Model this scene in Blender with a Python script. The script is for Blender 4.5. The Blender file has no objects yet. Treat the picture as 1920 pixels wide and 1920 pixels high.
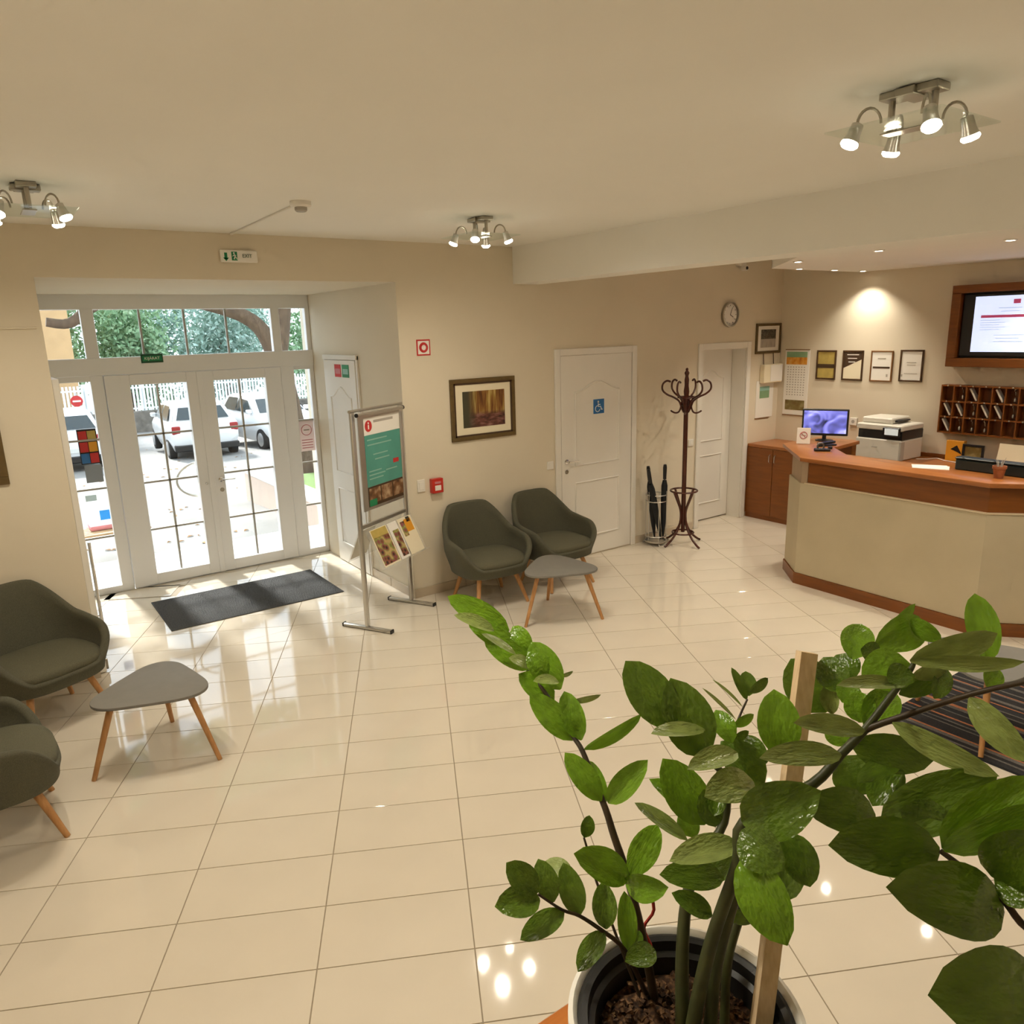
import bpy, bmesh, math, random
from mathutils import Vector, Matrix
S = bpy.context.scene
COL = S.collection
PI = math.pi
R = math.radians

# ------------------------------------------------------------------ camera, world, sun, exposure
cam_d = bpy.data.cameras.new('camera'); cam = bpy.data.objects.new('camera', cam_d); COL.objects.link(cam)
cam_d.sensor_width = 36.0; cam_d.lens = 26.4543; cam_d.clip_start = 0.02; cam_d.clip_end = 400
_r = Vector((0.814635, -0.579319, -0.027550)); _u = Vector((0.158221, 0.176287, 0.971539)); _b = Vector((-0.557975, -0.795809, 0.235271))
cam.matrix_world = Matrix(((_r.x, _u.x, _b.x, -0.2651), (_r.y, _u.y, _b.y, -5.7856), (_r.z, _u.z, _b.z, 2.3352), (0, 0, 0, 1)))
S.camera = cam

W = bpy.data.worlds.new('world'); S.world = W; W.use_nodes = True
bg = W.node_tree.nodes['Background']; bg.inputs[0].default_value = (0.80, 0.90, 1.0, 1); bg.inputs[1].default_value = 3.0

sun_d = bpy.data.lights.new('sun', 'SUN'); sun = bpy.data.objects.new('sun', sun_d); COL.objects.link(sun)
sun_d.energy = 10.0; sun_d.angle = R(5.5); sun_d.color = (1.0, 0.97, 0.92)
sun.rotation_euler = Vector((0.06, -1.0, -0.59)).to_track_quat('-Z', 'Y').to_euler()

vs = S.view_settings
vs.view_transform = 'Standard'; vs.look = 'None'; vs.gamma = 1.0; vs.use_curve_mapping = False
vs.exposure = 0.0
S.cycles.max_bounces = 8; S.cycles.diffuse_bounces = 5; S.cycles.glossy_bounces = 3; S.cycles.transparent_max_bounces = 10
S.cycles.use_adaptive_sampling = True; S.cycles.adaptive_threshold = 0.1; S.cycles.adaptive_min_samples = 12
S.cycles.use_denoising = True
S.cycles.caustics_reflective = False; S.cycles.caustics_refractive = False
LAMP_W = 28.5
LAMP_COL = (1.0, 0.90, 0.73)

# ------------------------------------------------------------------ materials
MATS = {}
def new_mat(name):
    m = bpy.data.materials.new(name); m.use_nodes = True
    MATS[name] = m
    return m, m.node_tree, m.node_tree.nodes['Principled BSDF']
def mat(name, col, rough=0.5, metal=0.0, var=0.0, scale=8.0, stretch=(1, 1, 1), bump=0.0, bscale=60.0, spec=0.5, emit=None, es=0.0, coat=0.0, col2=None):
    """plain procedural material: base colour with noise variation and fine relief"""
    m, nt, p = new_mat(name)
    p.inputs['Base Color'].default_value = (*col, 1); p.inputs['Roughness'].default_value = rough
    p.inputs['Metallic'].default_value = metal; p.inputs['Specular IOR Level'].default_value = spec
    if coat: p.inputs['Coat Weight'].default_value = coat
    if emit: p.inputs['Emission Color'].default_value = (*emit, 1); p.inputs['Emission Strength'].default_value = es
    tc = nt.nodes.new('ShaderNodeTexCoord')
    if var > 0 or col2:
        mp = nt.nodes.new('ShaderNodeMapping'); mp.inputs['Scale'].default_value = stretch
        nt.links.new(tc.outputs['Object'], mp.inputs[0])
        n = nt.nodes.new('ShaderNodeTexNoise'); n.inputs['Scale'].default_value = scale; n.inputs['Detail'].default_value = 4
        nt.links.new(mp.outputs[0], n.inputs['Vector'])
        r = nt.nodes.new('ShaderNodeValToRGB'); r.color_ramp.elements[0].position = 0.3; r.color_ramp.elements[1].position = 0.7
        c2 = col2 or tuple(c * (1 - var) for c in col); c1 = col if col2 else tuple(min(1, c * (1 + var * 0.5)) for c in col)
        r.color_ramp.elements[0].color = (*c2, 1); r.color_ramp.elements[1].color = (*c1, 1)
        nt.links.new(n.outputs[0], r.inputs[0]); nt.links.new(r.outputs[0], p.inputs['Base Color'])
    if bump > 0:
        n2 = nt.nodes.new('ShaderNodeTexNoise'); n2.inputs['Scale'].default_value = bscale; n2.inputs['Detail'].default_value = 3
        nt.links.new(tc.outputs['Object'], n2.inputs['Vector'])
        b = nt.nodes.new('ShaderNodeBump'); b.inputs['Strength'].default_value = bump; b.inputs['Distance'].default_value = 0.01
        nt.links.new(n2.outputs[0], b.inputs['Height']); nt.links.new(b.outputs[0], p.inputs['Normal'])
    return m
def ramp_mat(name, stops, kind='NOISE', scale=5.0, stretch=(1, 1, 1), rough=0.6, dist=0.0, axis='X', emit=0.0, detail=4.0, const=False):
    """colour bands/patches from a noise, wave or gradient of the object coordinates"""
    m, nt, p = new_mat(name)
    p.inputs['Roughness'].default_value = rough
    tc = nt.nodes.new('ShaderNodeTexCoord'); mp = nt.nodes.new('ShaderNodeMapping'); mp.inputs['Scale'].default_value = stretch
    nt.links.new(tc.outputs['Object'], mp.inputs[0])
    if kind == 'NOISE':
        n = nt.nodes.new('ShaderNodeTexNoise'); n.inputs['Scale'].default_value = scale; n.inputs['Detail'].default_value = detail; n.inputs['Distortion'].default_value = dist; out = n.outputs[0]
    elif kind == 'WAVE':
        n = nt.nodes.new('ShaderNodeTexWave'); n.inputs['Scale'].default_value = scale; n.inputs['Distortion'].default_value = dist; n.bands_direction = axis; n.inputs['Detail'].default_value = 3; out = n.outputs[0]
    elif kind == 'VORONOI':
        n = nt.nodes.new('ShaderNodeTexVoronoi'); n.inputs['Scale'].default_value = scale; out = n.outputs[0]
    nt.links.new(mp.outputs[0], n.inputs['Vector'])
    r = nt.nodes.new('ShaderNodeValToRGB'); cr = r.color_ramp
    if const: cr.interpolation = 'CONSTANT'
    cr.elements[0].position, cr.elements[1].position = stops[0][0], stops[-1][0]
    cr.elements[0].color = (*stops[0][1], 1); cr.elements[1].color = (*stops[-1][1], 1)
    for s, c in stops[1:-1]:
        e = cr.elements.new(s); e.color = (*c, 1)
    nt.links.new(out, r.inputs[0]); nt.links.new(r.outputs[0], p.inputs['Base Color'])
    if emit: nt.links.new(r.outputs[0], p.inputs['Emission Color']); p.inputs['Emission Strength'].default_value = emit
    return m
def glass_mat(name, tint=(1, 1, 1), fac=0.06, rough=0.02, milky=False):
    m = bpy.data.materials.new(name); m.use_nodes = True; nt = m.node_tree; nt.nodes.clear(); MATS[name] = m
    o = nt.nodes.new('ShaderNodeOutputMaterial'); t = nt.nodes.new('ShaderNodeBsdfTransparent'); t.inputs[0].default_value = (*tint, 1)
    g = nt.nodes.new('ShaderNodeBsdfGlossy'); g.inputs['Roughness'].default_value = rough
    x = nt.nodes.new('ShaderNodeMixShader'); x.inputs[0].default_value = fac
    if milky: g = nt.nodes.new('ShaderNodeBsdfDiffuse'); g.inputs[0].default_value = (.9, .9, .88, 1)
    nt.links.new(t.outputs[0], x.inputs[1]); nt.links.new(g.outputs[0], x.inputs[2]); nt.links.new(x.outputs[0], o.inputs[0])
    return m
def leaf_mat(name, col, under, trans=0.25, rough=0.28):
    """waxy leaf: paler underside (back faces), a little light passing through"""
    m, nt, p = new_mat(name)
    geo = nt.nodes.new('ShaderNodeNewGeometry'); tc = nt.nodes.new('ShaderNodeTexCoord')
    n = nt.nodes.new('ShaderNodeTexNoise'); n.inputs['Scale'].default_value = 3.0; nt.links.new(tc.outputs['Object'], n.inputs['Vector'])
    r = nt.nodes.new('ShaderNodeValToRGB'); r.color_ramp.elements[0].position = .35; r.color_ramp.elements[1].position = .7
    r.color_ramp.elements[0].color = (*[c * .72 for c in col], 1); r.color_ramp.elements[1].color = (*col, 1)
    nt.links.new(n.outputs[0], r.inputs[0])
    mx = nt.nodes.new('ShaderNodeMix'); mx.data_type = 'RGBA'
    nt.links.new(geo.outputs['Backfacing'], mx.inputs[0]); nt.links.new(r.outputs[0], mx.inputs[6]); mx.inputs[7].default_value = (*under, 1)
    nt.links.new(mx.outputs[2], p.inputs['Base Color']); p.inputs['Roughness'].default_value = rough
    p.inputs['Specular IOR Level'].default_value = 0.6
    w = nt.nodes.new('ShaderNodeTexNoise'); w.inputs['Scale'].default_value = 9.0; nt.links.new(tc.outputs['Object'], w.inputs['Vector'])
    b = nt.nodes.new('ShaderNodeBump'); b.inputs['Strength'].default_value = .25; b.inputs['Distance'].default_value = .02
    nt.links.new(w.outputs[0], b.inputs['Height']); nt.links.new(b.outputs[0], p.inputs['Normal'])
    tr = nt.nodes.new('ShaderNodeBsdfTranslucent'); nt.links.new(mx.outputs[2], tr.inputs[0])
    ms = nt.nodes.new('ShaderNodeMixShader'); ms.inputs[0].default_value = trans
    out = nt.nodes['Material Output']
    nt.links.new(p.outputs[0], ms.inputs[1]); nt.links.new(tr.outputs[0], ms.inputs[2]); nt.links.new(ms.outputs[0], out.inputs[0])
    return m

mat('wall', (.72, .645, .51), .85, var=.03, scale=1.5, bump=.05, bscale=180)
mat('ceiling', (.86, .84, .79), .9, var=.02, scale=1.2)
mat('white_paint', (.80, .77, .71), .35, var=.02, scale=3)
mat('white_pvc', (.80, .80, .80), .3)
mat('grout', (.36, .30, .22), .9)
mat('tile', (.74, .665, .55), .05, var=.04, scale=2.5, spec=.75)
mat('skirting', (.56, .47, .35), .25, var=.08, scale=6)
mat('mat_rubber', (.10, .102, .105), .95, var=.3, scale=90, bump=.6, bscale=220)
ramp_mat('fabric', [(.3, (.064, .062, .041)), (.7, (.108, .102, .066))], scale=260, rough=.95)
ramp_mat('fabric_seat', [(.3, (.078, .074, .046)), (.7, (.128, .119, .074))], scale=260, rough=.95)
ramp_mat('leg_wood', [(.3, (.42, .20, .07)), (.7, (.56, .29, .11))], scale=9, stretch=(6, 6, .6), rough=.45)
mat('table_grey', (.20, .188, .168), .65, var=.04, scale=20)
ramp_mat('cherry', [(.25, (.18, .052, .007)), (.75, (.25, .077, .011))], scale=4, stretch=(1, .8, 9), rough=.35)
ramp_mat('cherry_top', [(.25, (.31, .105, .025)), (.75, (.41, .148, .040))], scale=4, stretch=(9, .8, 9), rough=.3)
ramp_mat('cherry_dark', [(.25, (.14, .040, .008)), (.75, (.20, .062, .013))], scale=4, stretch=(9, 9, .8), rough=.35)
mat('counter_panel', (.56, .48, .33), .9, var=.06, scale=3, bump=.2, bscale=300)
mat('counter_edge', (.70, .58, .40), .6)
mat('counter_side', (.40, .29, .19), .7, var=.05)
mat('dark_bentwood', (.075, .018, .010), .25, var=.2, scale=10)
mat('aluminium', (.60, .58, .54), .32, metal=.9)
mat('chrome', (.75, .74, .72), .12, metal=1.0)
mat('nickel', (.42, .39, .33), .3, metal=.9)
mat('black_plastic', (.012, .012, .013), .35)
mat('black_cloth', (.008, .009, .011), .7, bump=.2)
mat('dark_green_plastic', (.010, .018, .018), .35)
mat('printer_white', (.66, .63, .56), .45)
mat('printer_grey', (.42, .40, .36), .5)
mat('paper', (.85, .82, .76), .7)
mat('paper_cream', (.82, .74, .55), .7)
mat('paper_line', (.42, .38, .33), .8)
mat('frame_brown', (.075, .035, .012), .35, var=.2, scale=20)
mat('frame_gilt', (.13, .082, .026), .4, var=.15, scale=30)
mat('frame_tan', (.22, .10, .03), .4)
mat('red_plastic', (.52, .022, .012), .4)
mat('red_print', (.55, .03, .03), .6)
mat('green_print', (.01, .22, .085), .55)
mat('green_dark', (.008, .07, .03), .5)
mat('blue_print', (.03, .16, .42), .5)
def film_mat(name, col, t=.55):
    m, nt, p = new_mat(name); p.inputs['Base Color'].default_value = (*col, 1); p.inputs['Roughness'].default_value = .5
    tr = nt.nodes.new('ShaderNodeBsdfTranslucent'); tr.inputs[0].default_value = (*col, 1); ms = nt.nodes.new('ShaderNodeMixShader'); ms.inputs[0].default_value = t
    nt.links.new(p.outputs[0], ms.inputs[1]); nt.links.new(tr.outputs[0], ms.inputs[2]); nt.links.new(ms.outputs[0], nt.nodes['Material Output'].inputs[0]); return m
film_mat('sky_print', (.16, .50, .80)); film_mat('pale_print', (.50, .55, .54)); film_mat('notice_film', (.72, .62, .58)); film_mat('grey_film', (.30, .30, .29))
mat('teal_print', (.085, .33, .27), .5, var=.15, scale=4)
mat('teal_light', (.27, .50, .42), .5)
mat('gold_print', (.50, .38, .10), .5, var=.2, scale=10)
mat('brown_print', (.06, .03, .012), .6)
mat('orange_print', (.75, .33, .02), .5)
mat('pink_print', (.55, .20, .22), .7)
mat('terracotta', (.36, .12, .045), .75, var=.2, scale=30)
mat('pot_white', (.82, .80, .75), .3)
mat('pot_black', (.012, .012, .012), .45)
ramp_mat('soil', [(.3, (.012, .006, .003)), (.48, (.06, .028, .012)), (.62, (.17, .085, .035)), (.75, (.34, .22, .12))], kind='NOISE', scale=140, rough=.95, detail=6)
ramp_mat('stake_wood', [(.3, (.70, .50, .28)), (.7, (.84, .65, .42))], scale=14, stretch=(12, 12, .8), rough=.7)
ramp_mat('orange_wood', [(.3, (.40, .12, .02)), (.7, (.54, .19, .035))], scale=7, stretch=(.6, 9, 9), rough=.3)
mat('stem', (.055, .065, .018), .5, var=.35, scale=30)
mat('stem_dark', (.055, .035, .015), .5, var=.35, scale=30)
mat('red_string', (.42, .03, .02), .8)
leaf_mat('leaf_dark', (.125, .225, .018), (.20, .29, .06), .16, .2)
leaf_mat('leaf_bright', (.21, .41, .022), (.26, .42, .07), .25, .2)
leaf_mat('leaf_pale', (.32, .41, .11), (.33, .42, .13), .15, .25)
glass_mat('glass', (.98, .99, .985), .035)
glass_mat('lamp_glass', (.95, .99, .97), .17, .08)
glass_mat('acrylic', (.98, .98, .97), .10, milky=True)
mat('bulb', (1, 1, 1), .3, emit=(1.0, .90, .70), es=22)
mat('downlight_bulb', (1, 1, 1), .3, emit=(1.0, .90, .72), es=18)
# outdoors
ramp_mat('paving', [(.3, (.20, .197, .187)), (.7, (.28, .272, .26))], scale=.9, rough=.9)
mat('kerb', (.70, .69, .66), .9, var=.05)
mat('car_white', (.82, .83, .84), .25, coat=.4)
mat('car_silver', (.62, .64, .66), .25, metal=.2, coat=.4)
mat('car_glass', (.03, .045, .05), .08)
mat('tyre', (.015, .015, .015), .8)
mat('hub', (.5, .5, .5), .35, metal=.6)
mat('tail_light', (.35, .02, .02), .25)
mat('plate', (.75, .75, .72), .5)
mat('fence_white', (.80, .84, .86), .5)
ramp_mat('stone_wall', [(.3, (.10, .09, .075)), (.7, (.23, .21, .18))], scale=3.5, rough=.95)
mat('house_orange', (.62, .40, .20), .9, var=.1, scale=2)
mat('bark', (.13, .085, .055), .95, var=.4, scale=7, stretch=(3, 3, .7), bump=.5, bscale=14)
ramp_mat('foliage_a', [(.3, (.20, .33, .27)), (.55, (.34, .48, .42)), (.75, (.52, .62, .58))], scale=2.2, rough=.8)
ramp_mat('foliage_b', [(.3, (.15, .28, .14)), (.55, (.26, .42, .24)), (.75, (.44, .56, .38))], scale=2.2, rough=.8)
mat('dry_leaf', (.42, .22, .08), .9, var=.4, scale=3)
mat('peach_wall', (.70, .55, .45), .9)
mat('grass', (.14, .24, .05), .9, var=.4, scale=20)
mat('bench_wood', (.42, .27, .14), .8, var=.3, scale=9)
mat('stone_grey', (.30, .29, .26), .8, var=.2)
MT = MATS

# ------------------------------------------------------------------ mesh builder
class MB:
    def __init__(s): s.bm = bmesh.new()
    def box(s, x0, x1, y0, y1, z0, z1, bev=0.0, seg=1, rot=None):
        t = bmesh.new(); bmesh.ops.create_cube(t, size=1.0)
        bmesh.ops.scale(t, vec=(abs(x1 - x0), abs(y1 - y0), abs(z1 - z0)), verts=t.verts)
        if bev > 0: bmesh.ops.bevel(t, geom=list(t.edges), offset=bev, segments=seg, affect='EDGES', profile=.5)
        if rot is not None: bmesh.ops.transform(t, matrix=rot.to_4x4(), verts=t.verts)
        bmesh.ops.translate(t, vec=((x0 + x1) / 2, (y0 + y1) / 2, (z0 + z1) / 2), verts=t.verts)
        return s._merge(t)
    def _merge(s, t):
        me = bpy.data.meshes.new('tmp'); t.to_mesh(me); t.free(); s.bm.from_mesh(me); bpy.data.meshes.remove(me); return s
    def prism(s, poly, z0, z1, bev=0.0, seg=2):
        t = bmesh.new(); vs_ = [t.verts.new((x, y, z0)) for x, y in poly]; f = t.faces.new(vs_)
        e = bmesh.ops.extrude_face_region(t, geom=[f]); bmesh.ops.translate(t, vec=(0, 0, z1 - z0), verts=[v for v in e['geom'] if isinstance(v, bmesh.types.BMVert)])
        bmesh.ops.recalc_face_normals(t, faces=t.faces)
        if bev > 0:
            ed = [q for q in t.edges if abs(q.verts[0].co.z - q.verts[1].co.z) < 1e-6]
            bmesh.ops.bevel(t, geom=ed, offset=bev, segments=seg, affect='EDGES', profile=.5)
        return s._merge(t)
    def tube(s, pts, rad, n=8, cap=True):
        P = [Vector(p) for p in pts]; k = len(P)
        rr = rad if isinstance(rad, (list, tuple)) else [rad] * k
        t0 = (P[1] - P[0]).normalized(); up = Vector((0, 0, 1)) if abs(t0.z) < .9 else Vector((1, 0, 0))
        a = t0.cross(up).normalized(); rings = []
        for i in range(k):
            t = (P[min(i + 1, k - 1)] - P[max(i - 1, 0)]).normalized()
            a = (a - t * a.dot(t)).normalized(); b = t.cross(a)
            rings.append([s.bm.verts.new(P[i] + (a * math.cos(2 * PI * j / n) + b * math.sin(2 * PI * j / n)) * rr[i]) for j in range(n)])
        for i in range(k - 1):
            for j in range(n): s.bm.faces.new((rings[i][j], rings[i][(j + 1) % n], rings[i + 1][(j + 1) % n], rings[i + 1][j]))
        if cap: s.bm.faces.new(rings[0][::-1]); s.bm.faces.new(rings[-1])
        return s
    def ring(s, c, r, rt, n=28, m=6, axis='Z'):
        def pt(a): 
            return {'Z': Vector((math.cos(a) * r, math.sin(a) * r, 0)), 'Y': Vector((math.cos(a) * r, 0, math.sin(a) * r)), 'X': Vector((0, math.cos(a) * r, math.sin(a) * r))}[axis]
        ax = {'Z': Vector((0, 0, 1)), 'Y': Vector((0, 1, 0)), 'X': Vector((1, 0, 0))}[axis]; C = Vector(c); g = []
        for i in range(n):
            o = pt(2 * PI * i / n); d = o.normalized()
            g.append([s.bm.verts.new(C + o + (d * math.cos(2 * PI * j / m) + ax * math.sin(2 * PI * j / m)) * rt) for j in range(m)])
        for i in range(n):
            for j in range(m): s.bm.faces.new((g[i][j], g[(i + 1) % n][j], g[(i + 1) % n][(j + 1) % m], g[i][(j + 1) % m]))
        return s
    def lathe(s, prof, n=24, c=(0, 0, 0), axis='Z', cap=True):
        C = Vector(c); g = []
        def pt(r, z, a):
            x, y = r * math.cos(a), r * math.sin(a)
            return C + {'Z': Vector((x, y, z)), 'Y': Vector((x, z, y)), 'X': Vector((z, x, y))}[axis]
        for r, z in prof: g.append([s.bm.verts.new(pt(r, z, 2 * PI * j / n)) for j in range(n)])
        for i in range(len(g) - 1):
            for j in range(n): s.bm.faces.new((g[i][j], g[i][(j + 1) % n], g[i + 1][(j + 1) % n], g[i + 1][j]))
        if cap:
            if prof[0][0] > 1e-5: s.bm.faces.new(g[0][::-1])
            if prof[-1][0] > 1e-5: s.bm.faces.new(g[-1])
        return s
    def loft(s, rings, closed=True, cap=True):
        g = [[s.bm.verts.new(p) for p in r] for r in rings]; n = len(g[0])
        for i in range(len(g) - 1):
            for j in range(n if closed else n - 1): s.bm.faces.new((g[i][j], g[i][(j + 1) % n], g[i + 1][(j + 1) % n], g[i + 1][j]))
        if cap: s.bm.faces.new(g[0][::-1]); s.bm.faces.new(g[-1])
        return s
    def poly(s, pts): s.bm.faces.new([s.bm.verts.new(p) for p in pts]); return s
    def mesh(s, name, m, smooth=None):
        bmesh.ops.recalc_face_normals(s.bm, faces=s.bm.faces)
        me = bpy.data.meshes.new(name); s.bm.to_mesh(me); s.bm.free()
        me.materials.append(MT[m] if isinstance(m, str) else m)
        if smooth is not None:
            me.shade_smooth(); me.set_sharp_from_angle(angle=R(smooth))
        return me
    def build(s, name, m, parent=None, smooth=None, loc=None, rot=None):
        return obj(name, s.mesh(name, m, smooth), parent, loc, rot)
def obj(name, me, parent=None, loc=None, rot=None):
    o = bpy.data.objects.new(name, me); COL.objects.link(o)
    if parent is not None: o.parent = parent
    if loc is not None: o.location = loc
    if rot is not None: o.rotation_euler = rot
    return o
def tag(o, label, cat, group=None, kind=None):
    o['label'] = label; o['category'] = cat
    if group: o['group'] = group
    if kind: o['kind'] = kind
    return o
def thing(name, label, cat, loc=(0, 0, 0), rz=0.0, group=None, rx=0.0, ry=0.0):
    o = bpy.data.objects.new(name, None); COL.objects.link(o); o.location = loc; o.rotation_euler = (rx, ry, rz); o.empty_display_size = .05
    return tag(o, label, cat, group)
def struct(o, label=None, cat=None):
    o['kind'] = 'structure'
    if label: o['label'] = label
    if cat: o['category'] = cat
    return o
def root(name, loc=(0, 0, 0), rz=0.0):
    o = bpy.data.objects.new(name, None); COL.objects.link(o); o.location = loc; o.rotation_euler = (0, 0, rz); o.empty_display_size = .05; return o
def copy_tree(o, parent=None):
    c = o.copy(); COL.objects.link(c); c.parent = parent
    for ch in list(o.children): copy_tree(ch, c)
    return c
def text(name, s_, size, m, parent, loc, rot=(PI / 2, 0, 0), extrude=.0008):
    cu = bpy.data.curves.new(name, 'FONT'); cu.body = s_; cu.size = size; cu.extrude = extrude; cu.align_x = 'CENTER'; cu.align_y = 'CENTER'; cu.resolution_u = 3
    t = bpy.data.objects.new(name, cu); COL.objects.link(t)
    me = bpy.data.meshes.new_from_object(t); bpy.data.objects.remove(t); bpy.data.curves.remove(cu)
    me.name = name; me.materials.clear(); me.materials.append(MT[m])
    return obj(name, me, parent, loc, rot)
FR = 0.0           # local -y faces into the room: front wall
RT = -PI / 2       # things on the right wall

# ------------------------------------------------------------------ room shell
H = 3.058; XR = 7.865; XL = -1.05; YB = -7.5
AX0, AX1, AZ, AD = 0.16, 2.69, 2.741, 2.018
# front wall with the deep entrance recess and the reception door recess
b = MB()
b.box(XL - .3, AX0, 0, 2.25, -.05, H + .3)
b.box(AX0, AX1, 0, AD + .10, AZ, H + .3)
b.box(AX1, 6.452, 0, 2.25, -.05, H + .3)
b.box(6.452, 7.222, 0, 2.25, 2.06, H + .3); b.box(6.452, 7.222, .235, 2.25, -.05, 2.06)
b.box(7.222, XR + .3, 0, 2.25, -.05, H + .3)
struct(b.build('wall_front', 'wall'), 'beige painted front wall with the entrance recess', 'wall')
struct(MB().box(XR, XR + .25, YB - .2, 0, -.05, H + .3).build('wall_right', 'wall'), 'beige painted wall behind the reception desk', 'wall')
struct(MB().box(XL - .3, XL, YB - .2, 0, -.05, H + .3).build('wall_left', 'wall'), 'beige painted side wall behind the left armchairs', 'wall')
struct(MB().box(XL - .3, XR + .25, YB - .25, YB, -.05, H + .3).build('wall_back', 'wall'), 'beige painted wall opposite the entrance', 'wall')
struct(MB().box(XL - .3, XR + .25, YB - .25, .05, H, H + .3).build('ceiling', 'ceiling'), 'plain cream painted ceiling', 'ceiling')
struct(MB().box(3.875, 4.172, YB, 0, 2.737, H + .02).build('ceiling_beam', 'ceiling'), 'boxed cream ceiling beam running across the lobby', 'beam')
sof = [(6.26, -1.0), (XR, -.96), (XR, -6.2), (5.2, -6.2), (5.2, -2.06)]
struct(MB().prism(sof, 2.845, 2.955).build('ceiling_soffit', 'ceiling'), 'lowered ceiling panel above the reception with spotlights', 'ceiling')
struct(MB().box(6.0, XR, -6.2, -1.4, 2.955, H).build('ceiling_soffit_core', 'ceiling'), 'core of the lowered reception ceiling', 'ceiling')

# floor: grout bed, single tiles on it
fl = struct(MB().box(XL, XR, YB, .0, -.06, -.003).box(AX0, AX1, 0, AD + .05, -.06, -.003).box(6.452, 7.222, 0, .236, -.06, -.003).build('floor', 'grout'), 'glossy cream rectangular floor tiles with thin dark joints', 'floor')
TH = 0.48204; GX, GY = 1.58862, -2.51152; TX, TY = 0.6, 0.32707
ct, st_ = math.cos(TH), math.sin(TH)
def clip(poly, ax, lim, keep_less):
    out = []
    for i in range(len(poly)):
        p, q = poly[i], poly[(i + 1) % len(poly)]
        ip = (p[ax] <= lim) if keep_less else (p[ax] >= lim); iq = (q[ax] <= lim) if keep_less else (q[ax] >= lim)
        if ip: out.append(p)
        if ip != iq:
            t = (lim - p[ax]) / (q[ax] - p[ax]); out.append((p[0] + t * (q[0] - p[0]), p[1] + t * (q[1] - p[1])))
    return out
def clip_rect(poly, x0, x1, y0, y1):
    for ax, l, k in ((0, x0, False), (0, x1, True), (1, y0, False), (1, y1, True)):
        if poly: poly = clip(poly, ax, l, k)
    return poly
def area(p): return abs(sum(p[i][0] * p[(i + 1) % len(p)][1] - p[(i + 1) % len(p)][0] * p[i][1] for i in range(len(p)))) / 2
G2 = .0024
full = None; tiles = []
CAMP = Vector((-0.2651, -5.7856, 2.3352)); CR, CU_, CB = Vector(_r), Vector(_u), Vector(_b)
def in_view(x, y, z, pad=1.05):
    d = Vector((x, y, z)) - CAMP; dep = -d.dot(CB)
    if dep < .2: return None
    u, v = d.dot(CR) / dep * 1410.9 / 960, d.dot(CU_) / dep * 1410.9 / 960
    return dep if abs(u) < pad and abs(v) < pad else None
for i in range(-22, 23):
    for j in range(-36, 37):
        a0, a1, b0, b1 = i * TX + G2, (i + 1) * TX - G2, -(j + 1) * TY + G2, -j * TY - G2
        q = [(GX + a * ct + c * st_, GY - a * st_ + c * ct) for a, c in ((a0, b0), (a1, b0), (a1, b1), (a0, b1))]
        for rect in ((XL, XR, YB, -.001), (AX0, AX1, .001, AD + .04), (6.452, 7.222, .001, .235)):
            p = clip_rect(q, *rect)
            if len(p) >= 3 and area(p) > .002:
                cx, cy = sum(v[0] for v in p) / len(p), sum(v[1] for v in p) / len(p)
                d = in_view(cx, cy, 0, 1.12)
                hid = (cx > 5.75 and cy < -1.9) or (cx > 7.33 and cy < -.05)
                tiles.append(((area(p) / d ** 3) if d and not hid else 0, cx, cy, p, area(p) > .999 * (TX - 2 * G2) * (TY - 2 * G2)))
tiles.sort(key=lambda t: -t[0])
rest = MB()
for k, (w_, cx, cy, p, whole) in enumerate(tiles):
    if k < 300 and w_ > 0:
        if whole:
            if full is None: full = MB().prism([(x - cx, y - cy) for x, y in p], -.006, 0, bev=.0006, seg=1).mesh('tile', 'tile')
            obj('tile', full, fl, (cx, cy, 0))
        else: MB().prism([(x - cx, y - cy) for x, y in p], -.006, 0).build('tile', 'tile', fl, loc=(cx, cy, 0))
    else:
        rest.prism(p, -.006, 0)
o = rest.build('tile_remainder', 'tile', fl); o['kind'] = 'stuff'

# skirting tiles along the front wall
def skirt(name, x0, x1, y, label):
    r_ = struct(root(name), label, 'baseboard')
    n = max(1, round((x1 - x0) / .6)); w_ = (x1 - x0) / n
    for k in range(n): MB().box(x0 + k * w_ + .001, x0 + (k + 1) * w_ - .001, y - .011, y - .0005, 0, .085, .002).build('skirting_tile', 'skirting', r_)
skirt('baseboard_left', XL, AX0, 0, 'beige tile skirting left of the entrance')
skirt('baseboard_middle', AX1, 4.33, 0, 'beige tile skirting behind the two armchairs')
skirt('baseboard_right', 5.43, 6.38, 0, 'beige tile skirting behind the coat stand')
r_ = struct(root('baseboard_recess'), 'beige tile skirting on the side wall of the entrance', 'baseboard')
for k in range(2): MB().box(AX1 - .011, AX1 - .0005, .02 + k * .43, .44 + k * .43, 0, .085, .002).build('skirting_tile', 'skirting', r_)

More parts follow.
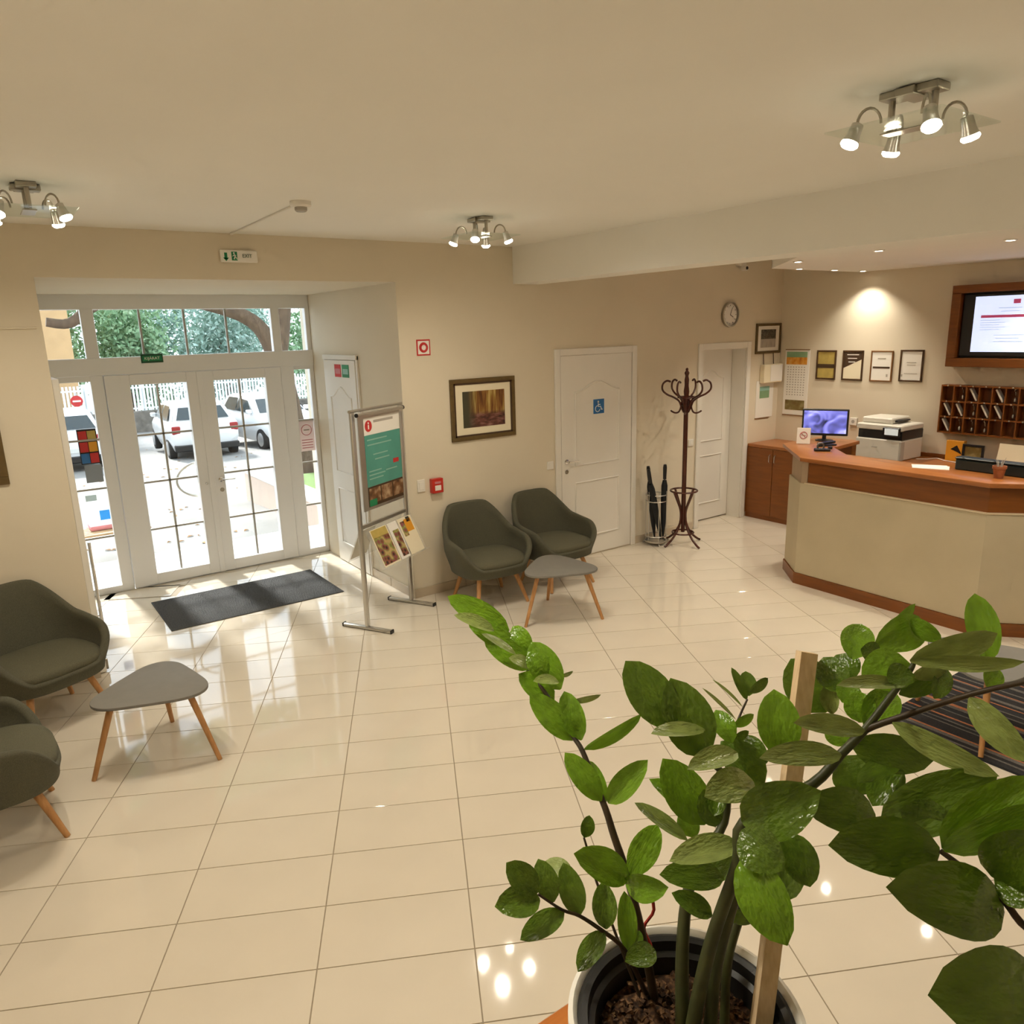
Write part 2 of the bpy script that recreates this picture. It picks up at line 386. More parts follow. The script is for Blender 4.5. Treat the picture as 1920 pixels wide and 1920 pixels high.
# moulded white doors -------------------------------------------------------
def moulded_leaf(parent, w, h, x0=0., y=-.012, z0=.014):
    """leaf with an arched upper and a square lower raised panel, local x along the wall, -y to the room"""
    leaf = MB().box(x0, x0 + w, y, y + .04, z0, z0 + h, .002).build('leaf', 'white_paint', parent)
    mx = w * .19; xa, xb = x0 + mx, x0 + w - mx; r = .011
    pts = [(xa, y, .98)] + [(xa, y, 1.70)]
    n = 14
    for k in range(n + 1):
        t = k / n; pts.append((xa + (xb - xa) * t, y, 1.715 + .095 * (0.5 - 0.5 * math.cos(2 * PI * t)) ** 1.2))
    pts += [(xb, y, 1.70), (xb, y, .98), (xa, y, .98)]
    MB().tube([Vector(p) for p in pts], r, 6).build('upper_moulding', 'white_paint', leaf, 40)
    MB().tube([Vector(p) for p in ((xa, y, .22), (xa, y, .80), (xb, y, .80), (xb, y, .22), (xa, y, .22))], r, 6).build('lower_moulding', 'white_paint', leaf, 40)
    return leaf
def casing(parent, x0, x1, ztop, wd=.065, y0=-.022, y1=.0):
    b = MB(); b.box(x0, x0 + wd, y0, y1, 0, ztop, .004); b.box(x1 - wd, x1, y0, y1, 0, ztop, .004); b.box(x0 + wd, x1 - wd, y0, y1, ztop - wd, ztop, .004)
    return b.build('casing', 'white_paint', parent)
def lever(parent, x, z, y, side=1):
    b = MB(); b.lathe([(.024, 0), (.024, -.006), (.009, -.010), (.009, -.045)], 14, (x, y, z), 'Y'); b.tube([(x, y - .042, z), (x + .03 * side, y - .046, z), (x + .125 * side, y - .044, z)], .008, 8)
    h = b.build('handle', 'chrome', parent, 40)
    MB().lathe([(.021, 0), (.021, -.005), (.006, -.007)], 14, (x, y, z - .105), 'Y').build('lock_rose', 'nickel', parent, 40)
    return h
# accessible toilet door
d = struct(root('door_1', (4.332, 0, 0)), 'white moulded toilet door with a blue wheelchair sign', 'door')
casing(d, 0, 1.095, 2.141)
moulded_leaf(d, .95, 2.06, .072, -.014)
lever(d, .135, 1.035, -.014, 1)
sg = MB().box(.49, .635, -.018, -.0145, 1.482, 1.628, .001).build('sign', 'blue_print', d)
b = MB(); yy = -.019
b.lathe([(.011, 0), (.011, -.0015)], 12, (.553, yy, 1.602), 'Y'); b.tube([(.553, yy, 1.588), (.553, yy, 1.553), (.585, yy, 1.553), (.598, yy, 1.520), (.612, yy, 1.524)], .0045, 6); b.tube([(.553, yy, 1.573), (.580, yy, 1.573)], .004, 6)
b.tube([(.545 + .03 * math.cos(a), yy, 1.532 + .03 * math.sin(a)) for a in [R(95 + 12 * k) for k in range(22)]], .0038, 6)
b.build('wheelchair_symbol', 'paper', sg)
# staff door, set back in its opening
d = struct(root('door_2', (6.381, 0, 0)), 'white moulded door set back in its frame below the clock', 'door')
casing(d, 0, .912, 2.125, .07)
MB().box(.0705, .078, .0, .19, 0, 2.055).box(.834, .8415, .0, .19, 0, 2.055).box(.078, .834, .0, .19, 2.047, 2.055).build('lining', 'white_paint', d)
moulded_leaf(d, .752, 2.035, .080, .19)
MB().lathe([(.018, 0), (.018, -.006), (.012, -.03), (.012, -.04)], 12, (.145, .19, 1.03), 'Y').build('knob', 'nickel', d, 40)
# side door in the right wall of the recess
d = struct(root('door_3', (AX1, .84, 0), PI / 2), 'white moulded side door in the entrance recess', 'door')
# local +x -> world +y, local -y -> world +x ; mirror by using +y outward
MB().box(0, .035, .0, .02, 0, 2.14, .003).box(.775, .81, .0, .02, 0, 2.14, .003).box(.0, .81, .0, .03, 2.10, 2.145, .004).build('casing', 'white_paint', d)
leaf = MB().box(.037, .773, .002, .028, .008, 2.095, .002).build('leaf', 'white_paint', d)
xa, xb = .16, .65; yy = .028
pts = [(xa, yy, .98), (xa, yy, 1.72)] + [(xa + (xb - xa) * k / 12, yy, 1.735 + .10 * (0.5 - 0.5 * math.cos(2 * PI * k / 12)) ** 1.2) for k in range(13)] + [(xb, yy, 1.72), (xb, yy, .98), (xa, yy, .98)]
MB().tube(pts, .009, 6).build('upper_moulding', 'white_paint', leaf, 40)
MB().tube([(xa, yy, .22), (xa, yy, .80), (xb, yy, .80), (xb, yy, .22), (xa, yy, .22)], .009, 6).build('lower_moulding', 'white_paint', leaf, 40)
s1_ = MB().box(.36, .51, .0285, .031, 1.935, 2.055).build('red_sticker', 'red_print', leaf); MB().box(.375, .495, .031, .0315, 1.965, 2.015).build('sticker_print', 'pink_print', s1_)
s2_ = MB().box(.17, .33, .0285, .031, 1.935, 2.055).build('green_sticker', 'green_print', leaf); MB().box(.19, .31, .031, .0315, 1.965, 2.015).build('sticker_print', 'teal_light', s2_)

# left-hand folded inner leaf, seen almost edge on
d = struct(root('door_4', (AX0, .05, 0)), 'white folded inner door leaf with chrome pull against the left side of the recess', 'door')
MB().box(.003, .045, .0, .86, .01, 2.10, .003).build('leaf', 'white_paint', d)
b = MB(); b.tube([(.075, .12, .35), (.075, .12, .95)], .011, 8)
for z in (.40, .90): b.tube([(.045, .12, z), (.075, .12, z)], .007, 6)
b.build('pull_bar', 'chrome', d, 40)
MB().box(.046, .062, .02, .06, .02, .10, .003).build('floor_bolt', 'nickel', d)

# glazed entrance: frame, transom, side lights ------------------------------
Y0, Y1 = AD - .035, AD + .035
win = struct(root('window_1'), 'white framed transom and side lights around the glazed entrance doors', 'window')
ZT = 2.70
def bar(parent, name, x0, x1, z0, z1, y0=Y0, y1=Y1, bev=.004): return MB().box(x0, x1, y0, y1, z0, z1, bev).build(name, 'white_pvc', parent)
bar(win, 'head', AX0, AX1, 2.61, ZT + .045); bar(win, 'transom_bar', AX0, AX1, 2.035, 2.19, Y0 - .015, Y1)
bar(win, 'jamb', AX0, .30, 0, 2.62); bar(win, 'jamb', 2.645, AX1, 0, 2.62)
bar(win, 'mullion', .605, .71, 0, 2.62); bar(win, 'mullion', 2.335, 2.475, 0, 2.04); bar(win, 'mullion', 2.29, 2.375, 2.18, 2.62)
bar(win, 'sill', .30, .61, 0, .065); bar(win, 'sill', 2.47, 2.65, 0, .065)
bar(win, 'side_rail', .30, .61, 1.985, 2.04); bar(win, 'side_rail', 2.47, 2.65, 1.995, 2.04)
MN = .009
def pane_grid(parent, x0, x1, z0, z1, xs, zs, y=AD):
    for k, x in enumerate(xs): MB().box(x - MN, x + MN, y - .012, y + .012, z0, z1).build('glazing_bar', 'printer_grey', parent)
    X = [x0] + list(xs) + [x1]; Z = [z0] + list(zs) + [z1]
    for z in zs: MB().box(x0, x1, y - .012, y + .012, z - MN, z + MN).build('glazing_bar', 'printer_grey', parent)
    for i in range(len(X) - 1):
        for j in range(len(Z) - 1): MB().box(X[i] + .002, X[i + 1] - .002, y - .003, y + .003, Z[j] + .002, Z[j + 1] - .002).build('pane', 'glass', parent)
pane_grid(win, .30, .605, 2.19, 2.61, [], []); pane_grid(win, .71, 2.29, 2.19, 2.61, [1.083, 1.469, 1.853], []); pane_grid(win, 2.375, 2.645, 2.19, 2.61, [], [])
ZS = (.55, 1.012, 1.465)
pane_grid(win, .30, .605, .065, 1.985, [], ZS); pane_grid(win, 2.475, 2.645, .065, 1.995, [], ZS)
def leaf_door(name, x0, x1, gx0, gx1, mx, label):
    d = struct(root(name), label, 'door'); z0, z1 = .012, 2.032; ya, yb = Y0 - .02, Y1 - .005
    for q in ((x0, gx0, z0, z1), (gx1, x1, z0, z1), (gx0, gx1, z0, .118), (gx0, gx1, 1.935, z1)):
        MB().box(q[0], q[1], ya, yb, q[2], q[3], .004).build('stile' if q[3] - q[2] > 1 else 'rail', 'white_pvc', d)
    pane_grid(d, gx0, gx1, .118, 1.935, [mx], ZS)
    return d
dl = leaf_door('door_5', .714, 1.530, .92, 1.412, 1.155, 'left white glazed entrance leaf with curved pull handle')
dr = leaf_door('door_6', 1.534, 2.331, 1.66, 2.167, 1.915, 'right white glazed entrance leaf')
MB().tube([(1.478 - .245 * math.sin(PI * k / 20), Y1 + .05, .965 + .175 * math.cos(PI * k / 20)) for k in range(21)], .012, 8).build('curved_pull_handle', 'aluminium', dl, 40)
MB().tube([(1.46, Y1 - .01, 1.14), (1.47, Y1 + .05, 1.14)], .008, 6).tube([(1.46, Y1 - .01, .79), (1.47, Y1 + .05, .79)], .008, 6).build('handle_mount', 'aluminium', dl)
MB().lathe([(.012, 0), (.012, -.02), (.007, -.03)], 10, (1.478, Y0 - .02, .94), 'Y').build('lock_cylinder', 'chrome', dl, 40)
MB().box(1.505, 1.56, Y0 - .028, Y0 - .02, .012, 2.03, .003).build('cover_strip', 'white_pvc', dl)
lever(dr, 1.62, .96, Y0 - .02, 1)
MB().box(AX0, AX1, AD - .05, AD + .12, -.01, .006).build('threshold', 'aluminium', win)
# stickers on the glass
def sticker(name, label, x0, x1, z0, z1, m, y=AD - .006, cat='sticker'):
    o = MB().box(x0, x1, y - .0012, y, z0, z1).build(name, m); tag(o, label, cat); return o
cs = sticker('card_sticker', 'dark sticker of six coloured card logos on the left side light', .433, .590, 1.247, 1.567, 'black_plastic')
for i, cm in enumerate((('red_print', 'gold_print'), ('red_print', 'orange_print'), ('blue_print', 'red_print'))):
    for j in range(2): MB().box(.441 + j * .073, .509 + j * .073, AD - .0085, AD - .0073, 1.46 - i * .102, 1.55 - i * .102, .0).build('card_logo', cm[j], cs)
sticker('grey_notice', 'plain grey notice below the coloured card sticker', .452, .592, 1.075, 1.235, 'grey_film', cat='notice')
sticker('grey_sticker', 'small pale grey sticker low on the left side light', .42, .51, .905, .960, 'pale_print')
sticker('blue_sticker', 'square light blue sticker low on the left side light', .515, .598, .715, .805, 'sky_print')
ns = sticker('smoking_notice', 'white paper notice with red round symbol on the right side light', 2.478, 2.642, 1.135, 1.46, 'notice_film', cat='notice')
MB().ring((2.56, AD - .0085, 1.36), .055, .004, 24, 5, 'Y').build('notice_symbol', 'pink_print', ns); MB().box(2.53, 2.59, AD - .009, AD - .0075, 1.353, 1.368).build('notice_symbol', 'paper_line', ns)
for k in range(4): MB().box(2.50, 2.62, AD - .009, AD - .0075, 1.25 - k * .028, 1.258 - k * .028).build('notice_line', 'pink_print', ns)
tg = thing('exit_plate', 'small dark green lettered plate above the entrance doors', 'sign', (1.136, Y0 - .017, 2.17))
MB().box(-.095, .095, -.006, 0, -.04, .04, .002).build('plate', 'green_dark', tg)
MB().box(-.084, .084, -.0075, -.006, -.024, .024).build('plate_field', 'green_print', tg)
text('lettering', 'KIJÁRAT', .036, 'paper', tg, (0, -.0082, 0))

# ------------------------------------------------------------------ ceiling lamps
def make_lamp(loc, label, offs):
    t = thing('ceiling_lamp', label, 'lamp', loc, 0, 'glass plate ceiling spot lamps')
    MB().box(-.042, .042, -.095, .095, -.024, 0, .003).box(-.062, .062, -.032, .032, -.030, -.004, .003).build('base_plate', 'nickel', t)
    for sy in (-.07, .07): MB().tube([(0, sy, -.02), (0, sy, -.115)], .011, 8).build('drop_rod', 'nickel', t, 40)
    MB().box(-.19, .19, -.19, .19, -.121, -.115, .001).build('glass_plate', 'lamp_glass', t)
    MB().box(-.03, .03, -.09, .09, -.126, -.1215, .002).build('clamp', 'nickel', t)
    for k, (dx, dy, tx, ty) in enumerate(offs):
        h = MB()
        h.tube([(dx * (.78 - .22 * math.cos(PI * k_ / 10)), dy * (.78 - .22 * math.cos(PI * k_ / 10)), -.098 + .048 * math.sin(PI * k_ / 10)) for k_ in range(11)], .0048, 6)
        arm = h.build('arm', 'nickel', t, 40)
        q = Vector((tx, ty, -1)).to_track_quat('-Z', 'Y').to_euler()
        hd = MB().lathe([(.010, .010), (.019, .006), (.022, -.030), (.027, -.050)], 16, cap=False).build('spot_head', 'aluminium', t, 40, (dx, dy, -.103), q)
        MB().lathe([(.025, -.050), (.0285, -.054), (.029, -.060), (.022, -.068), (.0, -.071)], 16, cap=False).build('bulb', 'bulb', hd, 40)
        l = bpy.data.lights.new('spot_light', 'SPOT'); l.energy = LAMP_W; l.color = LAMP_COL; l.spot_size = R(145); l.spot_blend = .95; l.shadow_soft_size = .028
        lo = bpy.data.objects.new('spot_light', l); COL.objects.link(lo); lo.parent = hd; lo.location = (0, 0, -.082)
    return t
_a = .118
OF = [(-_a, -_a, -.25, -.3), (_a, -_a, .35, -.15), (-_a, _a, -.3, .25), (_a, _a, .2, .3)]
make_lamp((2.367, -4.363, H), 'glass plate ceiling lamp in front of the beam, nearest and largest', OF)
make_lamp((2.632, -1.382, H), 'glass plate ceiling lamp above the picture of the forest', OF)
make_lamp((.081, -1.407, H), 'glass plate ceiling lamp cut by the left edge of the picture', OF)
make_lamp((-.15, -4.38, H), 'glass plate ceiling lamp over the stair side, out of the picture', OF)
make_lamp((4.72, -4.38, H), 'glass plate ceiling lamp added out of view to light the striped rug and counter front', OF)  # unseen extra lamp, added to light the rug and counter front
# recessed spots
for k, (x, y, nm) in enumerate(((5.752, -1.64, 'at the angled front corner of the panel'), (6.562, -1.10, 'first along the far edge of the panel'), (7.166, -1.10, 'second along the far edge of the panel'), (7.66, -1.12, 'closest to the wall with certificates'), (5.497, -2.508, 'above the middle of the counter front'), (5.723, -3.319, 'largest, at the right edge above the counter'), (7.40, -3.0, 'beside the wall screen, out of the picture'), (6.4, -4.2, 'added out of view over the far end of the counter to brighten the reception'), (7.2, -4.4, 'added out of view beyond the wall screen to brighten the reception'))):  # last two are unseen extras, added to brighten the reception side
    t = thing('downlight', 'small recessed ceiling spotlight ' + nm, 'lamp', (x, y, 2.845), 0, 'recessed spotlights over the reception')
    MB().lathe([(.030, -.0005), (.043, -.0005), (.043, -.005), (.034, -.008), (.030, -.004)], 20, cap=False).build('trim_ring', 'white_paint', t, 40)
    MB().lathe([(.0, -.009), (.022, -.008), (.031, -.003)], 20, cap=False).build('bulb', 'downlight_bulb', t, 40)
    l = bpy.data.lights.new('spot_light', 'SPOT'); l.energy = LAMP_W * 1.7; l.color = LAMP_COL; l.spot_size = R(112); l.spot_blend = .7; l.shadow_soft_size = .025
    lo = bpy.data.objects.new('spot_light', l); COL.objects.link(lo); lo.parent = t; lo.location = (0, 0, -.015)

# smoke detector with its surface conduit
t = thing('smoke_detector', 'white smoke detector with a surface cable duct on the ceiling', 'detector', (1.379, -1.482, H))
MB().lathe([(.0, 0), (.058, 0), (.058, -.022), (.05, -.030), (.0, -.030)], 24).build('base', 'white_paint', t, 40)
MB().lathe([(.034, -.030), (.034, -.046), (.026, -.054), (.0, -.055)], 20, cap=False).build('sensor_head', 'printer_grey', t, 40)
MB().box(-.008, .008, .055, 1.47, -.012, 0, .002).build('cable_duct', 'white_paint', t, rot=(0, 0, -.02))
# exit sign above the entrance
t = thing('exit_sign', 'white and green running man exit sign high above the entrance', 'sign', (1.445, 0, 2.902))
MB().box(-.13, .13, -.03, -.001, -.042, .042, .006).build('housing', 'paper', t)
b = MB(); yy = -.0315
b.box(-.105, -.085, yy, yy + .002, -.022, .022); b.poly([(-.115, yy, -.012), (-.095, yy, -.036), (-.075, yy, -.012)])
b.build('arrow', 'green_print', t)
b = MB(); b.box(-.055, -.015, yy, yy + .002, -.030, .030); b.build('doorway', 'green_print', t)
b = MB(); y2 = -.033; b.lathe([(.006, 0), (.006, -.001)], 10, (-.038, y2, .020), 'Y'); b.tube([(-.036, y2, .012), (-.032, y2, -.004), (-.040, y2, -.022)], .004, 5); b.tube([(-.032, y2, -.004), (-.022, y2, -.012), (-.018, y2, -.024)], .003, 5); b.tube([(-.048, y2, -.002), (-.036, y2, .010), (-.024, y2, .002)], .003, 5)
b.build('running_man', 'paper', t)
text('lettering', 'EXIT', .034, 'green_dark', t, (.055, -.032, .002))
# fire signs, switches
def plate(name, label, x, z, w, h, m, cat, dep=.012, rz=FR, y=0., px=None):
    t = thing(name, label, cat, (px if px is not None else x, y, z), rz)
    MB().box(-w / 2, w / 2, -dep, -.0005, -h / 2, h / 2, min(.003, dep / 4)).build('plate', m, t); return t
t = plate('fire_alarm_sign', 'square white sign with a red ring and red border on the wall', 2.917, 2.209, .132, .134, 'red_print', 'sign', .004)
MB().box(-.054, .054, -.006, -.004, -.055, .055).build('field', 'paper', t); MB().ring((0, -.0065, 0), .032, .011, 24, 5, 'Y').build('red_ring', 'red_print', t)
t = plate('fire_alarm_button', 'red fire alarm call point with a white label', 2.963, 1.007, .112, .128, 'red_plastic', 'alarm', .05)
MB().box(-.03, .03, -.053, -.050, -.04, .005).build('label_plate', 'paper', t); MB().box(-.03, .03, -.052, -.050, .02, .04).build('glass_strip', 'pink_print', t)
t = plate('wall_switch', 'white wall switch beside the red alarm call point', 2.818, 1.022, .075, .11, 'white_paint', 'switch'); MB().box(-.022, .022, -.016, -.012, -.035, .035, .002).build('rocker', 'white_paint', t)
t = plate('wall_switch', 'small white wall switch at the left of the toilet door', 4.265, 1.022, .078, .08, 'white_paint', 'switch'); MB().box(-.022, .022, -.016, -.012, -.022, .022, .002).build('rocker', 'white_paint', t)
t = plate('wall_switch', 'small white wall switch between coat stand and staff door', 6.30, 1.03, .078, .08, 'white_paint', 'switch'); MB().box(-.022, .022, -.016, -.012, -.022, .022, .002).build('rocker', 'white_paint', t)
t = plate('wall_socket', 'white wall socket box left of the printer', 0, 1.214, .085, .085, 'white_paint', 'socket', .03, RT, -1.038, XR); MB().lathe([(.02, 0), (.02, .008), (.0, .008)], 16, (0, -.0305, 0), 'Y').build('socket_hole', 'printer_grey', t)
MB().box(XL, .13, -.012, -.0005, 2.425, 2.437, .002).build('cable_duct', 'wall'); tag(bpy.data.objects['cable_duct.001'] if 'cable_duct.001' in bpy.data.objects else bpy.data.objects['cable_duct'], 'thin painted cable duct along the wall left of the entrance', 'cable duct')
t = thing('security_camera', 'small white ceiling camera with a dark lens above the staff door', 'camera', (7.01, -.06, 2.955))
MB().box(-.05, .05, -.02, .058, .01, .06, .006).build('bracket', 'white_paint', t); MB().lathe([(.0, .03), (.028, .028), (.03, -.03), (.026, -.036), (.0, -.036)], 16, (0, -.03, -.02), 'Y').build('body', 'white_paint', t, 40)
MB().lathe([(.019, 0), (.017, -.006), (.0, -.010)], 16, (0, -.066, -.02), 'Y').build('lens', 'black_plastic', t, 40)
# wall clock
t = thing('wall_clock', 'round wall clock with a dark rim and white face', 'clock', (6.888, 0, 2.434))
MB().lathe([(.136, 0), (.140, -.012), (.138, -.034), (.124, -.036), (.122, -.022)], 36, axis='Y', cap=False).build('rim', 'nickel', t, 40)
MB().lathe([(.0, -.012), (.123, -.012), (.123, -.014), (.0, -.014)], 36, axis='Y', cap=False).build('face', 'paper', t)
b = MB()
for k in range(12):
    a = PI * k / 6; b.tube([(.108 * math.sin(a), -.0155, .108 * math.cos(a)), (.094 * math.sin(a), -.0155, .094 * math.cos(a))], .0028, 5)
b.build('hour_marks', 'black_plastic', t)
MB().tube([(0, -.017, 0), (.052, -.017, -.026)], .0035, 5).build('hour_hand', 'black_plastic', t); MB().tube([(0, -.018, 0), (.035, -.018, .078)], .0025, 5).build('minute_hand', 'black_plastic', t)

# ------------------------------------------------------------------ framed pictures
def framed(name, label, cat, loc, rz, w, h, fw, fmat, mat_w=0., dep=.02, group=None, back='paper'):
    t = thing(name, label, cat, loc, rz, group)
    b = MB(); b.box(-w / 2, w / 2, -dep, -.001, h / 2 - fw, h / 2, .002); b.box(-w / 2, w / 2, -dep, -.001, -h / 2, -h / 2 + fw, .002); b.box(-w / 2, -w / 2 + fw, -dep, -.001, -h / 2 + fw, h / 2 - fw, .002); b.box(w / 2 - fw, w / 2, -dep, -.001, -h / 2 + fw, h / 2 - fw, .002)
    b.build('frame', fmat, t)
    MB().box(-w / 2 + fw, w / 2 - fw, -dep * .5, -.002, -h / 2 + fw, h / 2 - fw).build('sheet', back, t)
    return t
# forest photograph: procedural print
m, nt, p = new_mat('forest_print')
tc = nt.nodes.new('ShaderNodeTexCoord'); sp = nt.nodes.new('ShaderNodeSeparateXYZ'); nt.links.new(tc.outputs['Object'], sp.inputs[0])
mp = nt.nodes.new('ShaderNodeMapping'); mp.inputs['Scale'].default_value = (26, 1, 3); nt.links.new(tc.outputs['Object'], mp.inputs[0])
n1 = nt.nodes.new('ShaderNodeTexNoise'); n1.inputs['Scale'].default_value = 1.0; n1.inputs['Detail'].default_value = 5; nt.links.new(mp.outputs[0], n1.inputs['Vector'])
r1 = nt.nodes.new('ShaderNodeValToRGB'); e = r1.color_ramp.elements; e[0].position = .32; e[0].color = (.045, .02, .006, 1); e[1].position = .68; e[1].color = (.55, .40, .14, 1)
for ps, cc in ((.42, (.16, .055, .012)), (.5, (.26, .12, .025)), (.58, (.34, .22, .05))): q = e.new(ps); q.color = (*cc, 1)
nt.links.new(n1.outputs[0], r1.inputs[0])
mp2 = nt.nodes.new('ShaderNodeMapping'); mp2.inputs['Scale'].default_value = (9, 1, 26); nt.links.new(tc.outputs['Object'], mp2.inputs[0])
n2 = nt.nodes.new('ShaderNodeTexNoise'); n2.inputs['Scale'].default_value = 1.2; n2.inputs['Detail'].default_value = 5; nt.links.new(mp2.outputs[0], n2.inputs['Vector'])
r2 = nt.nodes.new('ShaderNodeValToRGB'); e = r2.color_ramp.elements; e[0].position = .35; e[0].color = (.035, .012, .008, 1); e[1].position = .7; e[1].color = (.30, .16, .13, 1); q = e.new(.5); q.color = (.15, .05, .035, 1)
nt.links.new(n2.outputs[0], r2.inputs[0])
mr = nt.nodes.new('ShaderNodeMapRange'); mr.inputs[1].default_value = -.055; mr.inputs[2].default_value = -.02; nt.links.new(sp.outputs[2], mr.inputs[0])
mx = nt.nodes.new('ShaderNodeMix'); mx.data_type = 'RGBA'; nt.links.new(mr.outputs[0], mx.inputs[0]); nt.links.new(r2.outputs[0], mx.inputs[6]); nt.links.new(r1.outputs[0], mx.inputs[7])
mr2 = nt.nodes.new('ShaderNodeMapRange'); mr2.inputs[1].default_value = -.17; mr2.inputs[2].default_value = -.07; nt.links.new(sp.outputs[0], mr2.inputs[0])
mx2 = nt.nodes.new('ShaderNodeMix'); mx2.data_type = 'RGBA'; mx2.inputs[6].default_value = (.06, .055, .03, 1); nt.links.new(mr2.outputs[0], mx2.inputs[0]); nt.links.new(mx.outputs[2], mx2.inputs[7])
nt.links.new(mx2.outputs[2], p.inputs['Base Color']); p.inputs['Roughness'].default_value = .5
t = framed('forest_picture', 'framed photograph of an autumn forest above the armchairs', 'picture', (3.502, 0, 1.646), FR, .70, .552, .036, 'frame_gilt', back='paper_cream')
b = MB(); fw = .016; w_, h_ = .628, .480
b.box(-w_ / 2, w_ / 2, -.017, -.011, h_ / 2 - fw, h_ / 2); b.box(-w_ / 2, w_ / 2, -.017, -.011, -h_ / 2, -h_ / 2 + fw); b.box(-w_ / 2, -w_ / 2 + fw, -.017, -.011, -h_ / 2, h_ / 2); b.box(w_ / 2 - fw, w_ / 2, -.017, -.011, -h_ / 2, h_ / 2)
b.build('inner_lip', 'brown_print', t)
MB().box(-.222, .232, -.0125, -.0102, -.162, .162).build('photograph', 'forest_print', t)
t = framed('left_picture', 'corner of a gilt framed picture at the left picture edge', 'picture', (-.52, 0, 1.73), FR, .71, .545, .05, 'frame_gilt', back='paper_cream')
MB().box(-.21, .21, -.0125, -.0102, -.15, .15).build('photograph', 'forest_print', t)
# small picture with hanging key box, notice frame near the corner
ramp_mat('crowd_print', [(.3, (.02, .018, .012)), (.6, (.12, .10, .07)), (.8, (.3, .27, .22))], scale=60, rough=.6)
ramp_mat('snow_print', [(.3, (.30, .26, .22)), (.7, (.5, .45, .40))], scale=1.0, stretch=(60, 1, 8), rough=.6)
t = framed('group_photo', 'dark framed black and white group photograph in the corner', 'picture', (7.615, 0, 2.15), FR, .47, .352, .03, 'frame_gilt', back='paper')
MB().box(-.14, .14, -.0125, -.0102, -.005, .105).build('photo_upper', 'crowd_print', t); MB().box(-.14, .14, -.0125, -.0102, -.105, -.005).build('photo_lower', 'snow_print', t)
t = thing('hanging_box', 'small cream wall box hanging on two cords below the group photograph', 'box', (7.67, 0, 1.74))
MB().box(-.175, .175, -.07, -.001, -.115, .105, .006).build('body', 'paper_cream', t); MB().box(-.06, .17, -.073, -.07, -.10, .095, .002).build('front_plate', 'paper', t)
for x in (-.13, .06): MB().tube([(x, -.02, .105), (x, -.008, .235)], .005, 6).build('cord', 'frame_brown', t)
t = thing('wall_calendar', 'small white wall calendar with a green landscape beside the staff door', 'calendar', (7.605, 0, 1.43))
MB().box(-.165, .165, -.006, -.001, -.225, .22).build('page', 'paper', t); MB().box(-.10, .085, -.0075, -.006, .01, .15).build('landscape_photo', 'foliage_b', t); MB().box(-.10, .085, -.0078, -.0074, .10, .15).build('photo_sky', 'teal_light', t); MB().box(-.17, .10, -.010, -.001, -.235, -.225).build('bottom_strip', 'frame_tan', t)
# right wall: long calendar, four certificates
ramp_mat('autumn_print', [(.3, (.50, .13, .01)), (.5, (.70, .30, .03)), (.7, (.75, .42, .10))], scale=16, rough=.6)
ramp_mat('meadow_print', [(.3, (.16, .09, .02)), (.5, (.20, .15, .04)), (.7, (.40, .35, .16))], scale=10, rough=.6)
t = thing('long_calendar', 'tall three month wall calendar with autumn pictures behind the monitor', 'calendar', (XR, -.255, 1.62), RT)
MB().box(-.165, .165, -.006, -.001, -.395, .39).build('sheet', 'paper', t)
MB().box(-.165, .165, -.010, -.001, .385, .395).box(-.165, .165, -.010, -.001, -.40, -.388).build('binding_strip', 'frame_tan', t)
MB().box(-.145, .135, -.0075, -.006, .215, .30).build('autumn_photo', 'autumn_print', t); MB().box(-.145, .135, -.0075, -.006, .30, .365).build('green_photo', 'foliage_b', t)
MB().box(-.135, .13, -.0075, -.006, -.33, -.21).build('meadow_photo', 'meadow_print', t)
b = MB()
for r_i in range(12):
    for c_i in range(7):
        b.box(-.125 + c_i * .037, -.110 + c_i * .037, -.0068, -.006, .178 - r_i * .030, .190 - r_i * .030)
o = b.build('date_figures', 'paper_line', t); o['kind'] = 'stuff'
CERT = [(-.640, 'frame_brown', 'gold', 'first certificate from the corner, gold sheet with a dark middle band'), (-.967, 'frame_brown', 'diag', 'second certificate, dark brown and gold split diagonally'), (-1.302, 'frame_tan', 'band', 'third certificate, pale sheet with a dark band in a tan frame'), (-1.627, 'frame_brown', 'plain', 'fourth certificate, plain white sheet in a dark frame nearest the screen')]
